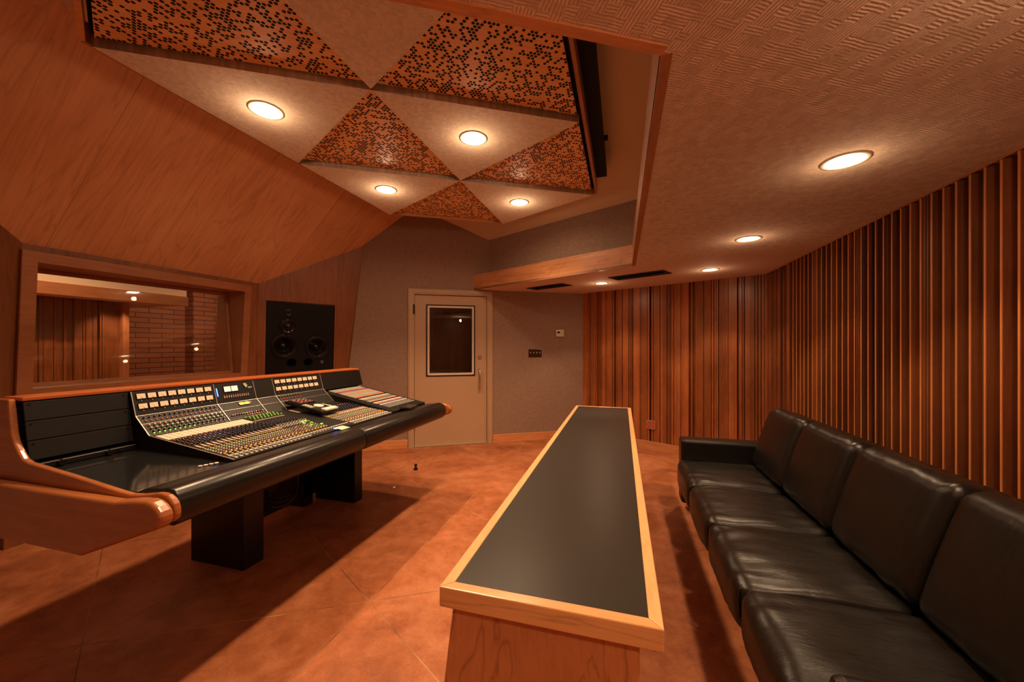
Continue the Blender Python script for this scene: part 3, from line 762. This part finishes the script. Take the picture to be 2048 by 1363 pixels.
# ------------------------------------------------------------------ low desk in the middle
dk = thing('credenza', 'long low wooden credenza with a black top in the middle of the room', 'cabinet', (-.18, 2.42, 0))
X0, X1, Y0, Y1, ZT, TH, EW = -.451, .090, .888, 3.952, .76, .052, .031
mb = MB(); mb.box((X0+EW, Y0+EW, ZT-.03), (X1-EW, Y1-EW, ZT-.0012), 'laminate'); mb.build('top_inlay', dk)
mb = MB(); mb.prism([(X0, Y0, ZT-TH), (X0+EW, Y0+EW, ZT-TH), (X0+EW, Y1-EW, ZT-TH), (X0, Y1, ZT-TH)], (0, 0, TH), 'desk_wood')
mb.build('edge_banding', dk, bevel=.003); mb = MB()
mb.prism([(X1, Y0, ZT-TH), (X1, Y1, ZT-TH), (X1-EW, Y1-EW, ZT-TH), (X1-EW, Y0+EW, ZT-TH)], (0, 0, TH), 'desk_wood')
mb.build('edge_banding', dk, bevel=.003)
mb = MB(); mb.prism([(X0, Y0, ZT-TH), (X1, Y0, ZT-TH), (X1-EW, Y0+EW, ZT-TH), (X0+EW, Y0+EW, ZT-TH)], (0, 0, TH), 'desk_wood_x')
mb.build('end_banding', dk, bevel=.003); mb = MB()
mb.prism([(X0, Y1, ZT-TH), (X0+EW, Y1-EW, ZT-TH), (X1-EW, Y1-EW, ZT-TH), (X1, Y1, ZT-TH)], (0, 0, TH), 'desk_wood_x')
mb.build('end_banding', dk, bevel=.003)
mb = MB(); pr = [(-.425, ZT-TH), (-.515, 0), (.04, 0), (.04, ZT-TH)]
for y0, y1 in ((Y0+.032, Y0+.052), (Y1-.052, Y1-.032)): 
    mb = MB(); mb.prism([(x, y0, z) for x, z in pr], (0, y1-y0, 0), 'desk_end'); mb.build('end_panel', dk, bevel=.002)
mb = MB(); mb.prism([(x+(.004 if x < 0 else -.004), Y0+.052, z) for x, z in pr], (0, Y1-Y0-.104, 0), 'desk_end'); mb.build('body', dk)
for k in range(6):
    y0 = Y0+.07+k*.49
    mb = MB(); mb.prism([(-.4215-.001-.0, y0, .69), (-.4215-.012, y0, .69), (-.512-.012+.008, y0, .03), (-.512+.004, y0, .03)], (0, .475, 0), 'desk_end'); mb.build('front_panel', dk)

# ------------------------------------------------------------------ sofa
sofa = thing('sofa', 'long black leather sofa of four seats along the slatted wall', 'sofa', (.9, 2.25, 0))
def cushion(name, cx, cy, cz, hx, hy, hz, r=.05, bulge=.02, tilt=None, seed=0, wr=.004, n=22, front=None):
    bm = bmesh.new(); bmesh.ops.create_cube(bm, size=2)
    bmesh.ops.subdivide_edges(bm, edges=bm.edges[:], cuts=n, use_grid_fill=True)
    for v in bm.verts:
        p = v.co.copy()
        q = [math.copysign(abs(t)**.72, t) for t in p]
        h = (hx, hy, hz); s = Vector([q[i]*h[i] for i in range(3)])
        inn = Vector([max(-(h[i]-r), min(h[i]-r, s[i])) for i in range(3)])
        d = s-inn
        s2 = inn+(d.normalized()*r if d.length > 1e-6 and max(abs(p[0]), abs(p[1]), abs(p[2])) > .999 else d)
        bx = (1-min(1, (s2.x/hx)**2)); by = (1-min(1, (s2.y/hy)**2)); bz = (1-min(1, (s2.z/hz)**2))
        s2.z += math.copysign(1, s2.z)*bulge*(bx*by)**.6
        if front: s2.x -= front*(by*bz)**.5 if s2.x < -hx*.5 else 0
        nz = mnoise.noise(Vector((s2.x*6, s2.y*22+seed*3.1, s2.z*5+seed)))
        edge = max(0, abs(s2.x)/hx-.35)+max(0, abs(s2.y)/hy-.5)
        s2 += Vector((0, 0, 1))*nz*wr*(.3+edge*1.6)
        v.co = s2
    T = Matrix.Translation((cx, cy, cz)) @ (tilt if tilt else Matrix.Identity(4))
    bm.transform(T)
    me = bpy.data.meshes.new(name); bm.to_mesh(me); bm.free()
    for f_ in me.polygons: f_.use_smooth = True
    me.materials.append(M['leather'])
    o = bpy.data.objects.new(name, me); C.objects.link(o); attach(o, sofa)
    return o
SW = .575; YB = [1.106+SW*i for i in range(5)]
for i in range(4):
    yc = (YB[i]+YB[i+1])/2
    cushion('seat_cushion', .735, yc, .335, .285, SW/2-.002, .105, .05, .018, None, i, .010, front=.022)
    tl = Matrix.Rotation(math.radians(17), 4, 'Y')
    cushion('back_cushion', 1.125, yc, .655, .085, SW/2-.002, .245, .06, .0, tl, i+9, .007, front=.03)
    mb = MB(); mb.box((.53, YB[i]+.003, .06), (1.28, YB[i+1]-.003, .232), 'leather'); mb.build('seat_base', sofa, bevel=.02, seg=3)
for nm, y0 in (('far', YB[4]+.004), ('near', YB[0]-.164)):
    mb = MB(); mb.box((.475, y0, .07), (1.30, y0+.16, .60), 'leather'); mb.build('armrest', sofa, bevel=.028, seg=4)
mb = MB(); yy0, yy1 = YB[0]-.16, YB[4]+.16
mb.prism([(1.20, yy0, .24), (1.36, yy0, .24), (1.37, yy0, .835), (1.27, yy0, .85)], (0, yy1-yy0, 0), 'leather'); mb.build('back_frame', sofa, bevel=.02, seg=3)
for y0 in (YB[0]-.1, YB[2]-.03, YB[4]+.05):
    for x0 in (.60, 1.22):
        mb = MB(); mb.box((x0, y0, 0), (x0+.05, y0+.05, .068), 'black'); mb.build('foot', sofa, bevel=.004)
# piping along the seat edges
for i in range(4):
    a, b = YB[i]+.02, YB[i+1]-.02
    mb = MB(); mb.tube([(.452, a, .30), (.447, a, .37), (.452, a+.005, .405), (.47, a+.02, .425)], .0035, 'leather', 6); mb.build('piping', sofa)

# ------------------------------------------------------------------ mixing console
con = thing('mixing_console', 'large analog mixing console with wooden cheeks, lit meters and padded armrest', 'mixing desk', (-2.1, 2.05, 0))
CY0, CY1 = .93, 3.15
cheek = [(-2.50, 1.150), (-2.475, 1.006), (-2.462, .975), (-2.43, .935), (-2.40, .905), (-2.36, .893), (-2.10, .868), (-1.80, .834), (-1.74, .830), (-1.69, .834), (-1.64, .842), (-1.60, .849), (-1.575, .850), (-1.55, .846), (-1.530, .835), (-1.516, .819), (-1.510, .800), (-1.509, .783), (-1.513, .767), (-1.523, .757), (-1.54, .750), (-1.927, .602), (-2.62, .595), (-2.66, 1.06), (-2.60, 1.150)]
lower = [(-2.64, .815), (-2.06, .818), (-1.733, .822), (-1.65, .836), (-1.575, .842), (-1.55, .838), (-1.525, .826), (-1.509, .811), (-1.502, .795), (-1.502, .778), (-1.508, .763), (-1.519, .753), (-1.54, .744), (-1.927, .598), (-2.63, .590)]
mb = MB(); mb.prism([(x, .955, z) for x, z in cheek], (0, .025, 0), 'console_wood'); nc = mb.build('side_panel', con, bevel=.008, seg=3)
mb = MB(); mb.prism([(x, .905, z) for x, z in lower], (0, .048, 0), 'console_wood'); o = mb.build('side_moulding', None, bevel=.014, seg=4); attach(o, nc)
mb = MB(); mb.prism([(x, 3.155, z) for x, z in cheek], (0, .028, 0), 'console_wood'); fc = mb.build('side_panel', con, bevel=.008, seg=3)
mb = MB(); mb.prism([(x, 3.185, z) for x, z in lower], (0, .045, 0), 'console_wood'); o = mb.build('side_moulding', None, bevel=.014, seg=4); attach(o, fc)
mb = MB(); mb.prism([(-2.468, .982, 1.139), (-2.60, .982, 1.139), (-2.60, .982, 1.156), (-2.466, .982, 1.156)], (0, 2.17, 0), 'rail_wood'); mb.build('top_rail', con, bevel=.004)
# chassis
mb = MB()
mb.prism([(x, .982, z) for x, z in [(-2.60, 1.137), (-2.50, 1.137), (-2.50, .80), (-1.62, .80), (-1.60, .725), (-1.93, .612), (-2.60, .605)]], (0, 2.17, 0), 'matte_black'); mb.build('chassis', con)
def frame(x0, z0, x1, z1):
    a = V(x0, 0, z0); d = (V(x1, 0, z1)-a); L_ = d.length; d.normalize(); nrm = V(-d.z, 0, d.x)
    if nrm.z < 0: nrm = -nrm
    return a, d, nrm, L_
class FR:
    def __init__(s, *a): s.a, s.d, s.n, s.L = frame(*a)
    def p(s, t, y, h=0): return s.a+s.d*t+s.n*h+V(0, y, 0)
    def box(s, mb, t0, t1, y0, y1, h0, h1, m): mb.prism([s.p(t0, y0, h0), s.p(t1, y0, h0), s.p(t1, y1, h0), s.p(t0, y1, h0)], s.n*(h1-h0), m)
MT = FR(-2.456, 1.136, -2.418, 1.010)      # meter face
MS = FR(-2.418, 1.010, -2.316, .916)       # upper slope
MM = FR(-2.316, .916, -1.745, .843)        # channel surface
# armrest bolster: rounded profile swept
prof = [(-1.735, .838), (-1.70, .846), (-1.63, .852), (-1.60, .858), (-1.565, .852), (-1.542, .832), (-1.533, .80), (-1.534, .765), (-1.545, .738), (-1.57, .722), (-1.62, .722), (-1.735, .74)]
for y0, y1 in ((.984, 2.035), (2.037, 3.150)):
    mb = MB(); n = len(prof)
    mb.prism([(x, y0, z) for x, z in prof], (0, y1-y0, 0), 'bolster'); o = mb.build('armrest_bolster', con, bevel=.009, seg=3)
    for f_ in o.data.polygons: f_.use_smooth = len(f_.vertices) == 4
# left bay
bf = FR(-2.47, 1.136, -2.425, .885)
for k in range(3):
    h = bf.L/3; mb = MB(); bf.box(mb, k*h+.002, (k+1)*h-.002, .986, 1.345, -.004, .003, 'panel_black'); o = mb.build('blank_panel', con, bevel=.001)
    for yy in (1.003, 1.328):
        mb = MB(); mb.cyl(bf.p(k*h+.012, yy, .003), bf.n, .005, .003, 'black', 10); s_ = mb.build('screw', None); attach(s_, o)
mb = MB(); mb.prism([(-2.45, .984, .846), (-1.745, .984, .8285), (-1.745, .984, .81), (-2.45, .984, .81)], (0, .365, 0), 'gloss_black'); mb.build('desk_panel', con)
mb = MB(); mb.box((-2.425, 1.0, .848), (-2.40, 1.34, .872), 'panel_black'); mb.box((-2.398, 1.0, .870), (-2.396, 1.34, .872), 'line'); mb.build('power_strip', con, bevel=.001)
for yy in (1.07, 1.235): mb = MB(); mb.cyl((-2.40, yy, .860), (1, 0, 0), .013, .018, 'black', 16); mb.build('rack_knob', con)
mb = MB(); mb.box((-2.40, 1.27, .853), (-2.394, 1.285, .867), 'gloss_black'); mb.build('rocker_switch', con)
for k in range(4):
    mb = MB(); mb.cyl((-1.832+.008*k, 1.262+k*.018, .8315), (0, 0, 1), .0085, .004, 'white_cap', 14); mb.build('round_button', con)
mb = MB(); mb.box((-1.75, 1.30, .829), (-1.742, 1.35, .8315), 'blue_led'); mb.build('blue_lamp', con)
mb = MB(); mb.box((-1.752, .984, .8295), (-1.747, 1.352, .8325), 'line'); mb.build('edge_strip', con)
# module block body
body = [(-2.4575, 1.136), (-2.4195, 1.010), (-2.3175, .9155), (-1.745, .8425), (-1.745, .815), (-2.50, .815), (-2.50, 1.136)]
mb = MB(); mb.prism([(x, 1.351, z) for x, z in body], (0, 2.64-1.351, 0), 'panel_black'); mb.build('module_housing', con)
mb = MB()
for F_ in (MT, MS, MM):
    F_.box(mb, 0, F_.L, 1.349, 1.353, .0, .003, 'line')
mb.build('divider_strip', con)
for yy in (1.766, 2.03, 2.18, 2.64):
    mb = MB(); MT.box(mb, 0, MT.L, yy-.0015, yy+.0015, 0, .002, 'line'); MS.box(mb, 0, MS.L, yy-.002, yy+.002, 0, .003, 'line'); mb.build('divider_strip', con)
mb = MB(); MS.box(mb, -.001, .0015, 1.353, 2.64, .001, .003, 'line'); MS.box(mb, MS.L*.42, MS.L*.42+.0015, 1.353, 2.64, .001, .0022, 'line'); MM.box(mb, -.001, .001, 1.353, 2.03, .001, .003, 'line')
mb.build('divider_strip', con)
# VU meters
def vus(y0, y1):
    p_ = (y1-y0)/8
    for row, t0 in ((0, .012), (1, .066)):
        for k in range(8):
            mb = MB(); yy = y0+(k+.08)*p_
            MT.box(mb, t0, t0+.031, yy, yy+p_*.86, .0, .003, 'black')
            MT.box(mb, t0+.002, t0+.028, yy+.002, yy+p_*.86-.002, .003, .0036, 'vu')
            o = mb.build('vu_meter', con)
            mb = MB(); MT.box(mb, t0+.030, t0+.0305, yy, yy+.001, .003, .0035, 'black')
            a = MT.p(t0+.026, yy+p_*.5, .0037); b = MT.p(t0+.010, yy+p_*.28, .0037); mb.obox(a, b-a, (0, .0008, 0), MT.n*.0003, 'black'); mb.box(tuple(a-V(.0005, .003, .001)), tuple(a+V(.0005, .003, .001)), 'black')
            q = mb.build('needle', None); attach(q, o)
    for row, t0 in ((0, .048), (1, .102)):
        for k in range(8): mb = MB(); mb.cyl(MT.p(t0+.003, y0+(k+.5)*p_, 0), MT.n, .0026, .002, random.choice(['salmon', 'grey_cap']), 8); mb.build('indicator_lamp', con)
vus(1.366, 1.752); vus(2.19, 2.60)
for yy in (1.825, 1.872):
    mb = MB(); MT.box(mb, .022, .060, yy-.002, yy+.044, 0, .003, 'black'); MT.box(mb, .024, .057, yy, yy+.041, .003, .0037, 'vu_big'); mb.build('master_meter', con)
mb = MB(); MT.box(mb, .030, .082, 1.777, 1.780, .001, .004, 'blue_led'); mb.build('blue_level_meter', con)
mb = MB()
for k in range(12): MT.box(mb, .082, .098, 1.815+k*.0145, 1.815+k*.0145+.006, 0, .004, 'grey_cap' if k % 3 else 'salmon'); 
mb.build('selector_buttons', con)
# small winged emblem on the master panel
mb = MB()
mb.add([MT.p(.014, 1.955, .003), MT.p(.012, 1.975, .003), MT.p(.030, 1.985, .003), MT.p(.045, 1.972, .003), MT.p(.030, 1.962, .003)], [[0, 1, 2, 3, 4]], 'mint_strip')
mb.add([MT.p(.040, 1.985, .003), MT.p(.038, 2.012, .003), MT.p(.048, 2.014, .003), MT.p(.050, 1.984, .003)], [[0, 1, 2, 3]], 'grey_cap'); mb.build('emblem', con)
for yy in (1.893, 1.930):
    mb = MB(); MS.box(mb, .012, .036, yy-.002, yy+.033, 0, .004, 'black'); MS.box(mb, .014, .030, yy, yy+.030, .004, .0048, 'yellow_led'); mb.build('yellow_display', con)
mb = MB(); mb.cyl(MS.p(.018, 1.972, 0), MS.n, .004, .004, 'red_led', 10); mb.build('red_lamp', con)

# controls: individual ones near the camera, the small rest gathered
controls = []                      # (distance, frame, t, y, kind, material)
def knob_mb(mb, F_, t, y, r, h, m, capm=None):
    mb.cyl(F_.p(t, y, 0), F_.n, r, h, m, 10, r*.8)
    if capm: mb.cyl(F_.p(t, y, h), F_.n, r*.62, .0012, capm, 8)
knobs = []; buttons = []
P16 = (1.752-1.366)/16
for k in range(16):
    y = 1.366+(k+.5)*P16
    knobs.append((MS, .016, y, .0045, .008, 'black', 'blue_cap')); buttons.append((MS, .040, y, .006, .006, .005, 'red_cap'))
    top = 'gold_cap' if k < 8 else 'grey_cap'; mid = 'white_cap'; low = 'green_led' if k < 9 else 'grey_cap'
    knobs.append((MS, .072, y, .005, .009, top, 'white_cap' if k > 7 else 'gold_cap')); knobs.append((MS, .092, y, .0055, .010, 'grey_cap', mid))
    knobs.append((MS, .112, y+.003, .005, .009, 'black', 'grey_cap'))
    buttons.append((MS, .125, y, .005, .005, .004, low))
for k in range(8):
    y = 2.20+k*.0245
    knobs.append((MS, .016, y, .0045, .008, 'black', 'grey_cap')); buttons.append((MS, .038, y, .006, .006, .005, 'red_cap'))
for k in range(14):
    y = 1.80+k*.016
    knobs.append((MS, .105, y, .0045, .007, random.choice(['black', 'salmon', 'gold_cap', 'grey_cap', 'black']), random.choice(['salmon', 'white_cap', 'grey_cap', None])))
    if k > 5: buttons.append((MS, .118, y, .006, .006, .003, random.choice(['red_led', 'salmon', 'yellow_cap', 'grey_cap'])))
# channel surface
ROWS = []
L_ = MM.L
def chan(y0, y1, pitch_):
    n_ = int(round((y1-y0)/pitch_))
    for k in range(n_):
        y = y0+(k+.5)*pitch_; v = k % 8
        buttons.append((MM, .006, y, .004, .006, .002, 'grey_cap'))
        for r_i, t in enumerate([.140, .157, .174, .191, .208, .225, .242, .259]):
            if r_i == 0: knobs.append((MM, t, y, .0042, .006, 'salmon', 'salmon'))
            else:
                blue = (k/n_ > .42); vio = .12 < k/n_ < .5 and r_i < 6
                knobs.append((MM, t, y+(.004 if r_i % 2 else -.003), .0052 if blue else .0042, .009 if blue else .006, 'navy_cap' if vio else 'black', ('blue_cap' if blue else random.choice(['grey_cap', 'grey_cap', 'red_cap', 'white_cap']))))
        buttons.append((MM, .283, y, .005, .005, .006, 'salmon'))
        buttons.append((MM, .312, y, .042, .008, .004, 'white_cap'))
        buttons.append((MM, .340, y, .010, .009, .006, 'yellow_cap'))
        for r_i, t in enumerate([.362, .379, .396, .413, .430, .447, .464]):
            m_ = ['white_cap', 'white_cap', 'green_cap', 'white_cap', 'grey_cap', 'salmon', 'white_cap'][r_i]
            buttons.append((MM, t, y-.0045, .008, .007, .005, m_)); buttons.append((MM, t+.005, y+.006, .006, .005, .004, 'white_cap' if r_i % 2 else 'grey_cap'))
        knobs.append((MM, .484, y, .0062, .007, 'yellow_cap', 'yellow_cap')); buttons.append((MM, .500, y, .008, .008, .004, 'white_cap'))
        buttons.append((MM, .522, y, .011, .019, .005, 'white_cap')); 
        buttons.append((MM, .542, y, .009, .016, .004, 'grey_cap')); buttons.append((MM, .558, y, .009, .014, .004, 'white_cap'))
chan(1.362, 1.83, .0262)
chan(2.20, 2.66, .0262)
# front rows continue across the middle; the middle holds master controls
for k in range(15):
    y = 1.843+k*.0235
    buttons.append((MM, .522, y, .010, .016, .005, 'white_cap')); 
    if k < 11: buttons.append((MM, .545, y, .009, .013, .004, 'grey_cap'))
    if k < 9:
        for t in (.362, .379, .396, .413, .430, .447, .464): buttons.append((MM, t, y, .008, .007, .005, random.choice(['white_cap', 'white_cap', 'grey_cap', 'green_cap', 'salmon'])))
        knobs.append((MM, .484, y, .0062, .007, 'yellow_cap', 'yellow_cap'))
        for t in (.20, .222, .244): knobs.append((MM, t, y, .0055, .009, 'black', 'blue_cap'))
    if k < 10:
        for t, m_ in ((.168, 'grey_cap'), (.182, 'white_cap')): buttons.append((MM, t+.09, y+.02, .006, .009, .004, m_))
        for t in (.29, .305, .32): buttons.append((MM, t, y, .005, .012, .003, 'white_cap'))
for k in range(9):
    for r_i in range(3): knobs.append((MM, .020+r_i*.03, 1.852+k*.0245+r_i*.006, .0055, .011, 'green_cap', 'green_cap'))
    
for yy, t in ((2.02, .30), (2.0, .335), (2.045, .30), (2.04, .355), (1.99, .40), (2.06, .42)): buttons.append((MM, t, yy, .012, .014, .003, 'green_led'))
allc = sorted([(( (k[0].p(k[1], k[2]))-V(0, 0, HC)).length, 'k', k) for k in knobs], key=lambda q: q[0])
for i, (_, _, k) in enumerate(allc[:100]):
    mb = MB(); knob_mb(mb, *k[:6], k[6]); mb.build('control_knob', con)
mb = MB()
for _, _, k in allc[100:]: knob_mb(mb, *k[:6], k[6])
o = mb.build('control_knobs', con); o['kind'] = 'stuff'
def btn(mb, F_, t, y, dt, dy, h, m): F_.box(mb, t-dt/2, t+dt/2, y-dy/2, y+dy/2, 0, h, m)
allb = sorted([((b[0].p(b[1], b[2])-V(0, 0, HC)).length/math.sqrt(b[3]*b[4]), b) for b in buttons], key=lambda q: q[0])
for _, b in allb[:100]:
    mb = MB(); btn(mb, *b); mb.build('channel_button', con)
mb = MB()
for _, b in allb[100:]: btn(mb, *b)
o = mb.build('channel_buttons', con); o['kind'] = 'stuff'
# pale scribble strips above the channels
for y0, y1, n_ in ((1.362, 1.83, 16), (2.17, 2.50, 12)):
    pt_ = (y1-y0)/n_
    for k in range(n_):
        mb = MB(); MM.box(mb, .022, .118, y0+k*pt_+.0015, y0+(k+1)*pt_-.0015, 0, .002, 'pale_strip'); mb.build('label_strip', con)
mb = MB(); MM.box(mb, .10, .112, 1.84, 2.06, 0, .003, 'grey_cap'); mb.build('master_strip', con); mb = MB(); MM.box(mb, .435, .565, 2.035, 2.175, 0, .003, 'panel_black'); mb.build('master_panel', con)
# patchbay at the far end
PB = FR(-2.43, .988, -1.745, .858)
mb = MB(); mb.prism([(x, 2.643, z) for x, z in [(-2.43, .984), (-1.745, .854), (-1.745, .82), (-2.43, .82)]], (0, 3.150-2.643, 0), 'matte_black')
mb.prism([(x, 2.643, z) for x, z in [(-2.4575, 1.136), (-2.4195, 1.00), (-2.45, .99), (-2.50, 1.136)]], (0, 3.150-2.643, 0), 'black'); mb.build('patchbay_housing', con)
pat = ['mint_strip', 'mint_strip', 'mint_strip', 'salmon', 'navy_cap', 'salmon', 'mint_strip', 'mint_strip', 'salmon', 'mint_strip', 'mint_strip', 'mint_strip', 'salmon', 'salmon']
t = .012
def pstrip(t, m_, w_=.011):
    mb = MB(); PB.box(mb, t, t+w_, 2.70, 3.10, 0, .003, m_)
    mb.build('patch_strip', con)
for m_ in pat: pstrip(t, m_); t += .0205
t += .025
for m_ in ['white_cap', 'mint_strip', 'gold_cap', 'blue_cap', 'mint_strip', 'salmon']: pstrip(t, m_); t += .0195
t += .022
for m_ in ['white_cap', 'salmon', 'blue_cap', 'white_cap']: pstrip(t, m_, .013); t += .021
t += .008
for m_ in ['grey_cap']*4: pstrip(t, m_, .008); t += .0185
mb = MB()
for r_i in range(30):
    for k in range(24): 
        tt = .0245+r_i*.0205
        if tt < .60: mb.cyl(PB.p(tt, 2.705+k*.0168, 0), PB.n, .0024, .0016, 'grey_cap', 6)
o = mb.build('patch_jacks', con); o['kind'] = 'stuff'
# legs
for (xf, xb, y0, y1, zt_) in ((-2.22, -2.66, 1.776, 1.915, .66), (-2.24, -2.66, 2.81, 2.91, .66), (-2.60, -2.88, 2.62, 2.72, .60)):
    mb = MB(); mb.box((xb, y0, 0), (xf, y1, .604), 'matte_black' if xf < -2.5 else 'black')
    mb.build('leg', con, bevel=.004)
mb = MB(); mb.box((-2.64, 1.917, .08), (-2.60, 2.808, .5), 'black'); mb.build('modesty_panel', con)
# things on the console
rc = thing('remote_controller', 'black locator remote with red display and white jog wheel on the console', 'remote control', MM.p(.10, 2.25, .01))
RF = FR(-2.335, .958, -1.985, .893)
mb = MB(); mb.prism([RF.p(0, 2.175), RF.p(RF.L*.95, 2.175), RF.p(RF.L*.95, 2.335), RF.p(0, 2.335)], RF.n*.022, 'black')
mb.build('case', rc, bevel=.006)
mb = MB(); RF.box(mb, .02, .13, 2.185, 2.325, .022, .030, 'gloss_black'); mb.build('display_hood', rc, bevel=.003)
mb = MB(); 
for k in range(9): RF.box(mb, .055+(k % 3)*.018, .062+(k % 3)*.018, 2.20+k*.0125, 2.209+k*.0125, .030, .0308, 'red_led')
mb.build('display_digits', rc)
mb = MB(); mb.cyl(RF.p(.22, 2.265, .022), RF.n, .034, .006, 'white_cap', 32); mb.build('jog_wheel', rc)
for r_i in range(4):
    for c_i in range(3):
        mb = MB(); RF.box(mb, .150+r_i*.022, .162+r_i*.022, 2.183+c_i*.014, 2.192+c_i*.014, .022, .026, 'white_cap'); mb.build('key', rc)
mb = MB(); RF.box(mb, .30, .345, 2.20, 2.32, .022, .036, 'white_cap'); mb.build('transport_bar', rc, bevel=.003)
mb = MB(); MM.box(mb, MM.L-.005, MM.L+.055, 2.0, 2.075, .012, .0135, 'white_cap'); cd = mb.build('printed_card')
tag(cd, 'small white card with blue, red and green marks on the console armrest', 'card')
mb = MB(); MM.box(mb, MM.L+.0, MM.L+.02, 1.985, 2.0, .0136, .0142, 'blue_led'); q = mb.build('blue_mark', None); attach(q, cd)
mb = MB(); MM.box(mb, MM.L+.02, MM.L+.045, 2.03, 2.06, .0136, .0142, 'green_led'); q = mb.build('green_mark', None); attach(q, cd)
mb = MB(); mb.obox((-1.74, 2.72, .862), (.10, .01, -.004), (-.02, .15, .002), (0, 0, .014), 'gloss_black'); o = mb.build('glasses_case', bevel=.003)
tag(o, 'flat black case lying on the far end of the console below the patchbay', 'case')
# cable loop under the console
t = thing('cable_coil', 'black cable looped and hanging under the console between its legs', 'cable')
t.location = (-2.5, 2.25, 0)
pts = [(-2.50+.02*math.sin(3*a), 2.30+.17*math.sin(a), .33+.22*math.cos(a)*.9) for a in [i*2*PI/40 for i in range(120)]]
mb = MB(); mb.tube([(p[0]-.0004*i, p[1]+.0006*i, p[2]+.0006*i) for i, p in enumerate(pts)], .008, 'rubber', 6); mb.build('cable', t)

# ------------------------------------------------------------------ world, camera, colour
wd = bpy.data.worlds.new('world'); bpy.context.scene.world = wd; wd.use_nodes = True
wd.node_tree.nodes['Background'].inputs[0].default_value = (.3, .12, .05, 1); wd.node_tree.nodes['Background'].inputs[1].default_value = .0
cam = bpy.data.cameras.new('camera'); co = bpy.data.objects.new('camera', cam); C.objects.link(co)
co.location = (0, 0, HC); co.rotation_euler = (PI/2, 0, math.atan2(219, 760))
cam.sensor_width = 36; cam.lens = 760/2048*36; cam.shift_y = 8.5/2048; cam.clip_start = .02
bpy.context.scene.camera = co
vs = bpy.context.scene.view_settings
vs.view_transform = 'Standard'; vs.look = 'None'; vs.gamma = 1; vs.use_curve_mapping = False; vs.exposure = -0.05
